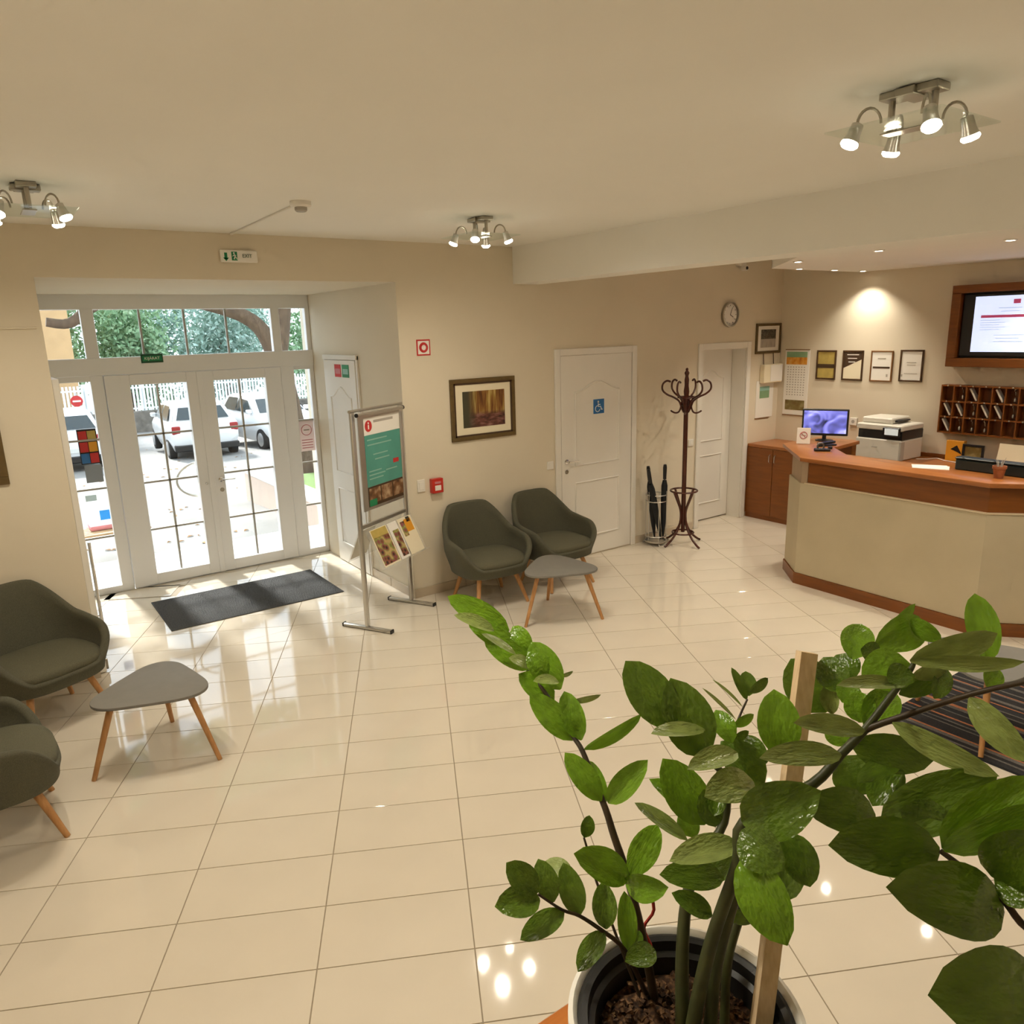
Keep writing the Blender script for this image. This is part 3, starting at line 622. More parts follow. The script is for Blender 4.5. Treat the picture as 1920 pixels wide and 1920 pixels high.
for y, fm, kind, lab in CERT:
    t = framed('certificate', 'framed ' + lab, 'certificate', (XR, y, 1.838 if kind != 'plain' else 1.849), RT, .248, .332, .018 if fm == 'frame_brown' else .014, fm, dep=.016, group='certificates in a row on the reception wall', back='gold_print' if kind == 'gold' else 'paper')
    ye = -.0088
    def strip(nm, x0, x1, z0, z1, m_, k=0.): MB().box(x0, x1, ye - .001 - k, ye + .002, z0, z1).build(nm, m_, t)
    if kind == 'gold': strip('band', -.107, .107, -.035, .01, 'brown_print'); strip('seal', -.04, .03, .03, .11, 'gold_print')
    elif kind == 'diag':
        MB().poly([(-.107, ye - .0012, -.03), (.107, ye - .0012, .07), (.107, ye - .0012, .147), (-.107, ye - .0012, .147)]).build('dark_half', 'brown_print', t)
        MB().poly([(-.107, ye - .0012, -.147), (.107, ye - .0012, -.147), (.107, ye - .0012, .068), (-.107, ye - .0012, -.032)]).build('gold_half', 'paper_cream', t)
        for k in range(3): strip('print_line', -.07 + .01 * k, .07 - .02 * k, .115 - k * .04, .124 - k * .04, 'paper', .0015)
    elif kind == 'band': strip('band', -.095, .095, -.025, -.005, 'brown_print'); strip('heading', -.045, .045, .075, .088, 'paper_line'); strip('stamp', .06, .078, -.115, -.085, 'paper_line')
    else:
        for k, (a_, z_) in enumerate(((.05, .03), (.045, .005), (.07, -.085))): strip('print_line', -a_, a_, z_, z_ + .007, 'paper_line')
        strip('stamp', -.10, -.085, -.115, -.09, 'paper_line')

# television in a wooden surround
t = thing('wall_screen', 'information screen in a deep cherry wood surround', 'screen', (XR, -2.024, 2.246), RT)
b = MB(); w_, h_, d_ = 1.42, .78, .13
b.box(0, w_, -d_, -.001, h_ / 2 - .075, h_ / 2, .004); b.box(0, w_, -d_, -.001, -h_ / 2, -h_ / 2 + .085, .004); b.box(0, .085, -d_, -.001, -h_ / 2 + .085, h_ / 2 - .075, .004); b.box(w_ - .085, w_, -d_, -.001, -h_ / 2 + .085, h_ / 2 - .075, .004)
b.build('surround', 'cherry', t)
MB().box(.086, w_ - .086, -.02, -.002, -h_ / 2 + .086, h_ / 2 - .076).build('back_panel', 'dark_green_plastic', t)
tv = MB().box(.10, w_ - .10, -.085, -.03, -.285, .30, .004).build('television', 'black_plastic', t)
mat('screen_light', (.6, .65, .75), .3, emit=(.60, .70, .98), es=1.0); mat('screen_red', (.3, .05, .08), .3, emit=(.35, .04, .10), es=.8); mat('screen_grey', (.3, .35, .4), .3, emit=(.42, .48, .70), es=.8)
MB().box(.205, w_ - .14, -.0868, -.085, -.245, .275).build('picture_area', 'screen_light', tv)
MB().box(.27, w_ - .2, -.0875, -.0868, .075, .10).build('red_title_bar', 'screen_red', tv)
for k in range(5): MB().box(.27, .27 + .17 + .05 * (k % 2), -.0875, -.0868, .05 - k * .022, .055 - k * .022).build('text_line', 'screen_grey', tv)
for k, (x0, x1, z) in enumerate(((.42, .62, .16), (.44, .60, .13), (.40, .66, -.09), (.42, .62, -.12), (.40, .66, -.15))): MB().box(x0, x1, -.0875, -.0868, z, z + .006).build('text_line', 'screen_grey', tv)
MB().box(.54, .60, -.0875, -.0868, .20, .24).build('screen_logo', 'screen_red', tv)

# key rack with pigeon holes
KX, NC, NR = .118, 9, 3; kz0, kz1 = 1.19, 1.675
t = thing('key_rack', 'wooden pigeon hole key rack under the wall screen', 'key rack', (XR, -2.008, 0), RT)
MB().box(0, KX * NC + .012, -.012, -.001, kz0, kz1).build('back_board', 'cherry_dark', t)
for k in range(NC + 1): MB().box(k * KX, k * KX + .012, -.115, -.012, kz0, kz1, .001).build('upright', 'cherry', t)
rh = (kz1 - kz0 - .014) / NR
for k in range(NR + 1): MB().box(.0125, KX * NC, -.113, -.0125, kz0 + k * rh, kz0 + k * rh + .014).build('shelf', 'cherry', t)
for r_i in range(NR):
    for c_i in range(NC):
        MB().lathe([(.008, 0), (.008, -.004), (.0, -.005)], 8, (KX * c_i + .065, -.114, kz0 + (r_i + 1) * rh + .007), 'Y').build('number_stud', 'chrome', t)
words = ['first', 'second', 'third', 'fourth', 'fifth', 'sixth']; rows = ['bottom', 'middle', 'top']
for r_i, c_i, kind in ((2, 1, 'k'), (2, 2, 'c'), (2, 4, 'c'), (2, 5, 'k'), (1, 0, 'c'), (1, 1, 'c'), (1, 2, 'k'), (1, 3, 'c'), (1, 4, 'c'), (1, 5, 'k'), (0, 0, 'c'), (0, 1, 'k'), (0, 2, 'k'), (0, 3, 'k')):
    yw = -2.008 - (KX * c_i + .065); zb = kz0 + r_i * rh + .0145
    if kind == 'k':
        q = thing('room_key', 'metal room key hanging in the %s hole of the %s row' % (words[c_i], rows[r_i]), 'key', (XR - .05, yw, zb), RT, 'room keys in the key rack')
        MB().ring((0, 0, rh - .035), .010, .002, 14, 5, 'Y').build('ring', 'chrome', q); MB().tube([(0, 0, rh - .047), (.004, 0, rh - .085)], .0035, 6).build('key_blade', 'chrome', q); MB().lathe([(.0, .012), (.011, .014), (.013, .040), (.006, .05), (.003, .055)], 12, (.003, 0, .004)).build('fob', 'aluminium', q, 40)
    else:
        q = thing('key_card', 'pale folded card leaning in the %s hole of the %s row' % (words[c_i], rows[r_i]), 'card', (XR - .06, yw, zb), RT, 'cards in the key rack')
        MB().box(-.008, .008, -.035, .035, -.068, .068, .001, rot=Matrix.Rotation(R(-30), 3, 'Y')).build('card', 'paper', q, loc=(0, 0, .069))

# ------------------------------------------------------------------ reception counter
cnt = thing('reception_counter', 'reception counter with cherry wood top and beige front panels', 'counter', (0, 0, 0))
cnt.location = (0, 0, 0)
KP = [(6.20, -1.62), (5.90, -1.58), (5.62, -1.885), (5.60, -3.435), (5.84, -3.70), (6.35, -4.2), (6.62, -4.2), (6.10, -3.60), (5.88, -3.33), (5.90, -2.00), (6.02, -1.86), (6.20, -1.84)]
def off(poly_idx, d): pass
MB().prism(KP, .10, .935, bev=.004, seg=1).build('front_panel', 'counter_panel', cnt)
kick = [(6.21, -1.61), (5.895, -1.568), (5.608, -1.88), (5.588, -3.44), (5.832, -3.712), (6.35, -4.215), (6.62, -4.2), (6.10, -3.60), (5.88, -3.33), (5.90, -2.00), (6.02, -1.86), (6.20, -1.84)]
MB().prism(kick, 0, .10).build('kick_board', 'cherry', cnt)
lip = [(5.612, -1.93), (5.592, -3.434), (5.836, -3.708), (6.35, -4.210), (6.36, -4.18), (5.86, -3.68), (5.635, -3.42), (5.645, -1.93)]
MB().prism(lip, .9355, .9452).build('panel_lip', 'counter_edge', cnt)
up = [(5.64, -1.945), (5.62, -3.428), (5.855, -3.69), (6.36, -4.185), (6.60, -4.185), (6.10, -3.60), (5.88, -3.33), (5.90, -1.945)]
MB().prism(up, .9455, 1.136).build('upper_panel', 'cherry', cnt)
upl = [(6.20, -1.64), (5.905, -1.60), (5.625, -1.89), (5.632, -1.9445), (5.898, -1.9445), (6.02, -1.86), (6.20, -1.84)]
MB().prism(upl, .9355, 1.136).build('corner_panel', 'counter_side', cnt)
top = [(5.58, -1.895), (5.56, -3.445), (5.80, -3.715), (6.33, -4.24), (6.66, -4.24), (6.14, -3.56), (5.99, -3.33), (6.0, -2.08), (6.28, -1.78), (6.82, -1.72), (6.82, -1.28), (6.17, -1.30)]
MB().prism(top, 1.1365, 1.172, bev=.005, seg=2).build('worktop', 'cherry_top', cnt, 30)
MB().box(6.72, 6.80, -1.70, -1.31, 0, 1.136).build('return_panel', 'cherry', cnt)

# low cabinet by the corner and the desk along the wall
cb = thing('low_cabinet', 'low cherry wood cabinet with two doors by the staff door', 'cabinet', (7.335, -.374, 0), RT)
# local: x right (-y world), -y out (-x world)
MB().box(-.368, .372, .0, .525, .0, .875).build('body', 'cherry', cb)
for s in (-1, 1):
    dd = MB().box(-.366 if s < 0 else .003, -.003 if s < 0 else .370, -.018, -.0005, .06, .872, .002).build('door', 'cherry', cb)
    xh = -.035 if s < 0 else .038
    MB().tube([(xh, -.020, .71), (xh, -.042, .725), (xh, -.042, .795), (xh, -.020, .81)], .006, 8).build('handle', 'chrome', dd, 40)
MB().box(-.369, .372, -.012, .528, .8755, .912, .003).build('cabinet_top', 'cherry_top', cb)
MB().box(-.02, .372, .508, .528, .9125, .955, .002).build('splash_strip', 'cherry', cb)
dk = thing('back_desk', 'cherry wood desk running along the reception wall', 'desk', (7.335, -.755, 0), RT)
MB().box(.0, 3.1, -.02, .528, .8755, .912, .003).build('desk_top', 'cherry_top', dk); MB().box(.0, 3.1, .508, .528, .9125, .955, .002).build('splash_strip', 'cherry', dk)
for x in (.0, 1.0, 2.05, 3.08): MB().box(x, x + .02, .0, .52, 0, .875).build('side_panel', 'cherry', dk)

# printer
pr = thing('printer', 'large white multifunction printer with a black middle band', 'printer', (7.56, -1.62, .912), RT)
MB().box(-.245, .245, -.225, .21, .0, .215, .012).build('body', 'printer_white', pr); MB().box(-.225, .245, -.215, .205, .2155, .305, .004).build('paper_output_bay', 'black_plastic', pr)
MB().box(.225, .2465, -.226, -.15, .005, .20, .003).build('corner_post', 'printer_grey', pr)
MB().box(-.06, .0, -.2285, -.226, .125, .133).build('drawer_pull', 'printer_grey', pr)
MB().box(-.245, .245, -.225, .21, .3055, .365, .010).build('scanner', 'printer_white', pr)
MB().box(-.23, .10, -.15, .20, .3655, .425, .012).build('document_feeder', 'printer_white', pr); MB().box(.02, .13, -.10, .15, .385, .40, .002).build('feeder_slot', 'black_plastic', pr)
pn = MB().box(.06, .235, -.262, -.2265, .255, .345, .006).build('control_panel', 'black_plastic', pr)
mat('panel_light', (.5, .5, .5), .2, emit=(.62, .66, .62), es=.6)
MB().box(.085, .225, -.264, -.2622, .27, .335).build('touch_display', 'panel_light', pn)

# monitor on the counter return
mo = thing('monitor', 'black monitor showing a blue flower picture on the counter', 'monitor', (6.60, -1.47, 1.172), R(-62))
MB().lathe([(.0, 0), (.085, 0), (.085, .008), (.03, .014), (.02, .02)], 24).build('foot', 'black_plastic', mo, 40); MB().box(-.018, .018, -.01, .01, .015, .11, .004).build('neck', 'black_plastic', mo)
bz = MB().box(-.215, .215, -.022, .012, .052, .315, .005).build('bezel', 'black_plastic', mo)
ramp_mat('flower_screen', [(.25, (.015, .02, .05)), (.42, (.10, .11, .42)), (.56, (.22, .24, .80)), (.7, (.45, .48, .95))], scale=7, rough=.3, dist=1.2, emit=1.0, detail=1)
MB().box(-.198, .198, -.0235, -.022, .075, .298).build('display', 'flower_screen', bz)
# things on the counter
cd = thing('smoking_card', 'white no smoking card standing in front of the monitor', 'card', (6.275, -1.455, 1.172), R(-60))
MB().box(-.062, .062, -.004, .004, 0, .155, .001, rot=Matrix.Rotation(R(-8), 3, 'X')).build('card', 'paper', cd, loc=(0, 0, .001)); 
b = MB(); b.ring((0, 0, 0), .032, .004, 24, 5, 'Y'); b.tube([(-.023, 0, .023), (.023, 0, -.023)], .003, 5); b.build('no_smoking_ring', 'pink_print', cd, rot=(R(-8), 0, 0), loc=(0, -.0065, .085))
MB().box(-.022, .022, -.001, .001, -.003, .003).build('cigarette', 'paper_line', cd, loc=(0, -.0062, .085), rot=(R(-8), 0, 0))
tp = thing('tape_dispenser', 'small black tape dispenser on the counter edge', 'dispenser', (6.01, -1.83, 1.172), R(-50))
MB().box(-.07, .07, -.028, .028, 0, .025, .006).build('base', 'black_plastic', tp); MB().lathe([(.035, -.012), (.035, .012), (.022, .012), (.022, -.012)], 20, (-.015, 0, .045), 'Y', cap=False).build('tape_roll', 'printer_grey', tp, 40); MB().box(.05, .085, -.018, .018, .02, .045, .004).build('cutter', 'black_plastic', tp)
kb = thing('stapler', 'dark stapler lying beside the monitor foot', 'stapler', (6.30, -1.69, 1.172), R(-20))
MB().box(-.10, .10, -.022, .022, 0, .016, .004).build('base', 'black_plastic', kb); MB().box(-.10, .09, -.018, .018, .020, .042, .006, rot=Matrix.Rotation(R(-3), 3, 'Y')).build('arm', 'black_plastic', kb)
pp_ = thing('paper_sheet', 'white paper sheets lying on the counter right of the printer', 'paper', (5.885, -2.87, 1.172), R(24))
MB().box(-.08, .08, -.13, .13, .0, .003).build('sheet', 'paper', pp_); MB().box(-.07, .09, -.12, .135, .0032, .005, rot=Matrix.Rotation(R(6), 3, 'Z')).build('sheet', 'paper', pp_)
tr = thing('pen_tray', 'long dark green box lying on the counter', 'box', (5.965, -3.36, 1.172), R(-92))
MB().box(-.33, .33, -.045, .045, 0, .085, .008).build('body', 'dark_green_plastic', tr); MB().box(-.335, .335, -.05, .05, .0855, .1, .006).build('lid', 'dark_green_plastic', tr)
tc_ = thing('terracotta_pot', 'small terracotta pot with pale stems on the counter corner', 'pot', (5.80, -3.40, 1.172))
MB().lathe([(.0, 0), (.030, 0), (.042, .07), (.047, .072), (.047, .092), (.041, .092), (.038, .075)], 24, cap=False).build('pot', 'terracotta', tc_, 40); MB().lathe([(.0, .080), (.038, .078)], 20, cap=False).build('pot_soil', 'soil', tc_)
for k in range(6):
    a = k * 1.05; MB().tube([(.012 * math.cos(a), .012 * math.sin(a), .075), (.02 * math.cos(a), .02 * math.sin(a), .11), (.034 * math.cos(a), .034 * math.sin(a), .135 + .01 * (k % 3))], [.003, .003, .001], 5).build('twig', 'paper_line', tc_)
# things on the back desk
yb_ = thing('yellow_box', 'yellow box with a black print against the reception wall', 'box', (7.78, -2.20, .912), RT)
MB().box(-.085, .085, -.03, .03, 0, .21, .003).build('carton', 'orange_print', yb_); MB().poly([(-.04, -.0308, .12), (.02, -.0308, .165), (.06, -.0308, .10), (.07, -.0308, .075), (.02, -.0308, .10)]).build('black_print', 'black_plastic', yb_)
fr_ = framed('desk_photo', 'small dark framed photo leaning on the desk beside the yellow box', 'picture', (7.74, -2.385, 1.01), RT, .20, .185, .022, 'black_plastic', back='meadow_print')
fo = thing('leaflet_board', 'large cream leaflet leaning at the right end of the desk', 'leaflet', (7.70, -2.86, .913), RT, rx=0)
MB().box(-.24, .24, -.004, .004, 0, .23, .001, rot=Matrix.Rotation(R(-14), 3, 'X')).build('sheet', 'paper_cream', fo, loc=(0, 0, .0))
cable = MB().tube([(7.60, -1.90, .917), (7.66, -1.98, .918), (7.74, -2.04, .925), (7.70, -2.14, .918), (7.62, -2.45, .917)], .004, 6).build('printer_cable', 'paper'); tag(cable, 'pale cable lying on the desk right of the printer', 'cable')

# ------------------------------------------------------------------ armchairs
def sm(t): t = max(0., min(1., t)); return t * t * (3 - 2 * t)
def lerp(a, b, t): return a + (b - a) * t
def se(th, a, b_, n=2.7):
    s, c = math.sin(th), math.cos(th)
    return (a * math.copysign(abs(s) ** (2 / n), s), b_ * math.copysign(abs(c) ** (2 / n), c))
def make_armchair(label, loc, rz):
    t = thing('armchair', label, 'armchair', loc, rz, 'dark olive lounge armchairs')
    # bucket shell: one closed band, high at the back (+y), sloping over the arms to a low lip in front
    NT = 80; rings = []
    for i in range(NT + 1):
        th = -PI + 2 * PI * (i % NT) / NT; q = abs(math.degrees(th))
        if q < 26: zt = .828 - .010 * (q / 26) ** 4
        elif q < 70: zt = lerp(.818, .602, lerp((q - 26) / 44, sm((q - 26) / 44), .3))
        elif q < 104: zt = lerp(.602, .560, (q - 70) / 34)
        elif q < 152: zt = lerp(.560, .372, sm((q - 104) / 48) * .6 + .4 * (q - 104) / 48)
        else: zt = .372
        zb = .285; ring = []
        def P(z, inset):
            k = (z - zb) / (.50 - zb); sc = lerp(.86, 1.0, sm(min(1, k)) ** .8)
            x, y = se(th, .365 * sc - inset, .335 * sc - inset, 2.7 if q < 90 else 3.0)
            back = max(0., math.cos(th)); lean = .085 * back * max(0., (z - .45) / .37)
            return Vector((x, y + lean, z))
        NZ = 8; tk = .046
        for k in range(NZ): ring.append(P(lerp(zb, zt - .018, k / (NZ - 1)), 0))
        ring.append(P(zt - .004, .008)); ring.append(P(zt, tk * .5)); ring.append(P(zt - .004, tk - .008))
        for k in range(NZ): ring.append(P(lerp(zt - .018, .315, k / (NZ - 1)), tk))
        rings.append(ring)
    sh = MB(); sh.loft(rings, closed=True, cap=False); bmesh.ops.remove_doubles(sh.bm, verts=sh.bm.verts, dist=1e-5)
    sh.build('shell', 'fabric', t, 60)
    def pad(zs, a, b_, yo=0., n=2.7):
        rr = []
        for z, s in zs: rr.append([(se(2 * PI * k / 48, a * s, b_ * s, n)[0], se(2 * PI * k / 48, a * s, b_ * s, n)[1] + yo, z) for k in range(48)])
        return MB().loft(rr, cap=True)
    pad([(.270, .60), (.272, .86), (.280, .96), (.2845, 1.0), (.330, .90)], .312, .286).build('seat_base', 'fabric', t, 60)
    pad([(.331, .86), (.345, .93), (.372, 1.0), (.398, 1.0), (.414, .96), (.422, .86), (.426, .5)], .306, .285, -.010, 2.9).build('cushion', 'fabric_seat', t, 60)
    for sx in (-1, 1):
        for sy in (-1, 1):
            yf = -.255 if sy < 0 else .215
            MB().tube([(sx * .175, sy * .155, .275), (sx * .25, yf, 0)], [.022, .014], 12).build('leg', 'leg_wood', t, 50)
    return t
make_armchair('olive armchair against the front wall beside the info stand', (3.21, -.44, 0), R(-5))
make_armchair('olive armchair in front of the toilet door', (3.97, -.44, 0), R(0))
make_armchair('olive armchair left of the entrance with its back to the wall', (-.18, -.46, 0), R(24))
make_armchair('olive armchair cut off by the left picture edge', (-.50, -1.66, 0), R(93))

# ------------------------------------------------------------------ three-legged tables
def make_table(label, c, ang, zt=.43):
    t = thing('side_table', label, 'table', (c[0], c[1], 0), R(ang), 'grey three legged side tables')
    pts = []
    for k in range(72):
        a = 2 * PI * k / 72; r = .278 + .046 * math.cos(3 * a) + .006 * math.cos(6 * a); pts.append((r * math.cos(a), r * math.sin(a)))
    MB().prism(pts, zt - .018, zt, bev=.004, seg=2).build('table_top', 'table_grey', t, 40)
    for k in range(3):
        a = 2 * PI * k / 3; ca, sa = math.cos(a), math.sin(a)
        MB().tube([(.225 * ca, .225 * sa, zt - .018), (.375 * ca, .375 * sa, 0)], [.019, .013], 12).build('leg', 'leg_wood', t, 50)
        MB().lathe([(.032, zt - .024), (.032, zt - .0182)], 14, (.225 * ca, .225 * sa, 0)).build('leg_mount', 'leg_wood', t)
    return t
make_table('grey side table in front of the left armchairs', (.305, -1.37), 191)
make_table('grey side table in front of the two armchairs by the wall', (3.44, -1.14), 186)
make_table('grey side table on the striped rug behind the plant', (4.215, -4.085), 205).location.z = .0118

# striped rug: one woven piece with raised stripes
rg = thing('striped_rug', 'dark rug with grey and rust stripes under the side table by the counter', 'rug', (4.62, -4.75, 0))
ramp_mat('rug_black', [(.3, (.012, .012, .015)), (.7, (.025, .024, .026))], scale=90, rough=1)
ramp_mat('rug_grey', [(.3, (.09, .08, .075)), (.7, (.15, .135, .12))], scale=90, rough=1)
ramp_mat('rug_rust', [(.3, (.30, .10, .045)), (.7, (.42, .16, .07))], scale=90, rough=1)
MB().box(-.76, .76, -1.07, 1.07, .0005, .008, .002).build('backing', 'rug_black', rg)
random.seed(4); x = -.755; seq = ['rug_black', 'rug_grey', 'rug_black', 'rug_grey', 'rug_rust', 'rug_black', 'rug_grey', 'rug_black', 'rug_grey', 'rug_black', 'rug_rust']; k = 0
while x < .74:
    w_ = random.choice((.03, .045, .06, .09)) if seq[k % 11] == 'rug_black' else random.choice((.012, .016, .03)); w_ = min(w_, .755 - x)
    MB().box(x, x + w_ - .001, -1.068, 1.068, .0082, .0105 if seq[k % 11] == 'rug_black' else .0115).build('stripe', seq[k % 11], rg); x += w_; k += 1
# entrance mat
mt = thing('entrance_mat', 'dark grey ribbed entrance mat inside the glazed doors', 'mat', (1.508, 1.018, 0))
MB().box(-.755, .755, -.43, .43, .0005, .007, .002).build('mat_base', 'mat_rubber', mt)
b = MB()
for k in range(56): b.box(-.745, .745, -.418 + k * .0151, -.409 + k * .0151, .0071, .0095)
o = b.build('ribs', 'mat_rubber', mt); o['kind'] = 'stuff'

# ------------------------------------------------------------------ coat stand
cs = thing('coat_stand', 'dark bentwood coat stand with curled hooks', 'coat stand', (5.81, -.36, 0), R(-25))
MB().lathe([(.0, .14), (.020, .14), (.024, .35), (.024, 1.60), (.030, 1.66), (.022, 1.72), (.024, 1.78), (.016, 1.82), (.026, 1.85), (.012, 1.875), (.016, 1.89), (.0, 1.905)], 16, cap=False).build('pole', 'dark_bentwood', cs, 50)
def arc_hook(a, big=True):
    ca, sa = math.cos(a), math.sin(a)
    if big: pr = [(.022, 1.44), (.05, 1.50), (.075, 1.56), (.13, 1.60), (.20, 1.632), (.248, 1.68), (.245, 1.74), (.205, 1.772), (.165, 1.762)]
    else: pr = [(.022, 1.58), (.05, 1.54), (.055, 1.49), (.075, 1.445), (.11, 1.435), (.145, 1.45), (.158, 1.462)]
    return [(r * ca, r * sa, z) for r, z in pr]
def smooth_path(P, k=4):
    V = [Vector(p) for p in P]; out = []
    for i in range(len(V) - 1):
        p0, p1, p2, p3 = V[max(i - 1, 0)], V[i], V[i + 1], V[min(i + 2, len(V) - 1)]
        for j in range(k):
            t = j / k; out.append(.5 * ((2 * p1) + (-p0 + p2) * t + (2 * p0 - 5 * p1 + 4 * p2 - p3) * t * t + (-p0 + 3 * p1 - 3 * p2 + p3) * t ** 3))
    return out + [V[-1]]
for k in range(6): MB().tube(smooth_path(arc_hook(k * PI / 3 + R(45))), .0105, 8).build('large_hook', 'dark_bentwood', cs, 50)
for k in range(4): MB().tube(smooth_path(arc_hook(k * PI / 2 + .3 + R(45), False)), .009, 8).build('small_hook', 'dark_bentwood', cs, 50)
MB().ring((0, 0, 1.60), .085, .010, 24, 6).build('hook_ring', 'dark_bentwood', cs, 50)
for k in range(4):
    a = k * PI / 2 + .35; ca, sa = math.cos(a), math.sin(a)
    MB().tube(smooth_path([(r * ca, r * sa, z) for r, z in ((.138, .60), (.09, .50), (.045, .40), (.035, .30), (.06, .20), (.13, .10), (.21, .035), (.255, .012))]), .0125, 8).build('leg', 'dark_bentwood', cs, 50)
MB().ring((0, 0, .60), .142, .010, 30, 6).build('umbrella_ring', 'dark_bentwood', cs, 50); MB().ring((0, 0, .135), .115, .009, 30, 6).build('foot_ring', 'dark_bentwood', cs, 50)
# umbrella stand and umbrellas
us = thing('umbrella_stand', 'round silver wire umbrella stand beside the coat stand', 'umbrella stand', (5.60, -.16, 0))
for z in (.56, .49, .10): MB().ring((0, 0, z), .112, .006, 30, 6).build('hoop', 'aluminium', us, 50)
for k in range(6):
    a = k * PI / 3; MB().tube([(.112 * math.cos(a), .112 * math.sin(a), .035), (.112 * math.cos(a), .112 * math.sin(a), .60)], .0045, 6).build('wire', 'aluminium', us)
MB().lathe([(.0, .030), (.112, .030), (.118, .036), (.118, .05), (.110, .05)], 30, cap=False).build('tray', 'aluminium', us, 50)
for k in range(3):
    a = k * 2 * PI / 3; MB().tube(smooth_path([(.10 * math.cos(a), .10 * math.sin(a), .03), (.135 * math.cos(a), .135 * math.sin(a), .02), (.14 * math.cos(a), .14 * math.sin(a), .0045)]), .0045, 6).build('foot', 'aluminium', us)
def umbrella(label, bx, by, tx, ty, h):
    u = thing('umbrella', label, 'umbrella', (5.60 + bx, -.16 + by, .055), 0, 'black umbrellas in the stand')
    d = Vector((tx - bx, ty - by, h)); q = d.to_track_quat('Z', 'Y').to_euler()
    MB().lathe([(.006, .0), (.010, .02), (.026, .18), (.034, .42), (.033, .60), (.020, .66)], 12).build('folded_canopy', 'black_cloth', u, 50, rot=q)
    MB().tube([(0, 0, .62), (0, 0, .70)], .006, 8).build('shaft', 'black_plastic', u, rot=q); MB().lathe([(.0, .67), (.018, .67), (.021, .80), (.016, .83), (.0, .835)], 12).build('grip', 'black_plastic', u, 50, rot=q)
umbrella('black umbrella leaning to the left in the wire stand', .045, -.035, -.17, -.04, .80); umbrella('black umbrella in the middle of the wire stand', .03, .045, -.10, .03, .80); umbrella('shorter black umbrella on the right of the wire stand', .065, -.045, .06, -.06, .74)

# ------------------------------------------------------------------ information stand
isd = thing('info_stand', 'silver information poster stand with a brochure shelf', 'display stand', (2.045, -.404, 0), math.atan2(.323, .572))
WS = .657
for x in (0, WS):
    ft = MB().box(x - .022, x + .022, -.235, .235, .004, .028, .010, 2).build('foot', 'aluminium', isd, 40)
    for s in (-1, 1): MB().box(x - .023, x + .023, s * .2352 - .006, s * .2352 + .006, .0, .030, .003).build('end_cap', 'black_plastic', ft)
    MB().box(x - .020, x + .020, -.014, .014, .0285, 1.755, .006, 2).build('post', 'aluminium', isd, 40)
MB().tube([(-.03, .0, 1.765), (WS + .03, 0, 1.765)], .012, 10).build('top_rail', 'aluminium', isd, 40); MB().tube([(.0, -.045, 1.735), (WS - .02, -.045, 1.735)], .013, 10).build('front_rail', 'aluminium', isd, 40)
for x in (.0, WS - .02): MB().lathe([(.016, -.004), (.016, .004)], 12, (x, -.045, 1.735), 'X').build('rail_cap', 'black_plastic', isd)
pf = MB().box(.045, WS - .045, -.022, -.012, .97, 1.725, .002).build('poster_panel', 'aluminium', isd)
x0, x1 = .11, WS - .055
def pr_(nm, a, b_, z0, z1, m_, k=0): return MB().box(a, b_, -.0235 - .0006 * k, -.022, z0, z1).build(nm, m_, pf)
pr_('poster_header', x0, x1, 1.565, 1.70, 'paper'); pr_('poster_field', x0, x1, 1.155, 1.564, 'teal_print'); pr_('poster_footer', x0, x1, .995, 1.154, 'brown_print')
MB().lathe([(.0, -.0255), (.045, -.0255), (.045, -.022)], 28, (x0 + .06, 0, 1.635), 'Y', cap=False).build('info_disc', 'red_print', pf)
MB().box(x0 + .053, x0 + .067, -.0262, -.0254, 1.61, 1.645).build('info_letter', 'paper', pf); MB().lathe([(.008, -.0262), (.008, -.0254)], 12, (x0 + .06, 0, 1.658), 'Y').build('info_letter', 'paper', pf)
for k, (a_, b_, z) in enumerate(((.13, .40, 1.655), (.03, .30, 1.52), (.03, .36, 1.48), (.10, .30, 1.40), (.12, .32, 1.36), (.03, .20, 1.27), (.03, .25, 1.24), (.03, .22, 1.21), (.26, .42, 1.25))): pr_('print_line', x0 + a_, x0 + b_, z, z + (.02 if k == 0 else .010), 'paper_line' if k == 0 else 'teal_light', 1)
pr_('red_oval', x0 + .37, x0 + .45, 1.295, 1.33, 'red_print', 1)
ramp_mat('room_photo', [(.3, (.05, .02, .008)), (.5, (.20, .09, .035)), (.7, (.50, .36, .22))], scale=14, rough=.5)
for k in range(3): pr_('footer_photo', x0 + .015 + k * .165, x0 + .165 + k * .165, 1.02, 1.14, 'room_photo', 1)
pr_('footer_green', x0 + .01, x0 + .11, .997, 1.05, 'green_print', 2)
MB().box(-.0, WS, -.012, .012, .835, .865, .003).build('cross_bar', 'aluminium', isd)
shelf = MB().box(.02, WS + .02, -.0035, .0035, -.34, 0, .001, rot=Matrix.Identity(3)).build('brochure_shelf', 'acrylic', isd, loc=(0, -.03, .82), rot=(R(-25), 0, 0))
MB().box(.02, WS + .02, -.04, -.0036, -.34, -.334, .001).build('shelf_ledge', 'acrylic', shelf)
shb = MB().box(.02, WS - .02, -.0035, .0035, -.30, 0, .001).build('rear_brochure_shelf', 'acrylic', isd, loc=(0, .03, .82), rot=(R(25), 0, 0)); MB().box(.05, .27, .006, .010, -.29, -.02).build('rear_brochure', 'paper', shb)
ramp_mat('collage_print', [(.2, (.03, .015, .02)), (.4, (.25, .10, .03)), (.5, (.30, .06, .12)), (.6, (.20, .26, .04)), (.8, (.5, .35, .15))], kind='VORONOI', scale=22, rough=.5)
ux, uy = .871, .492
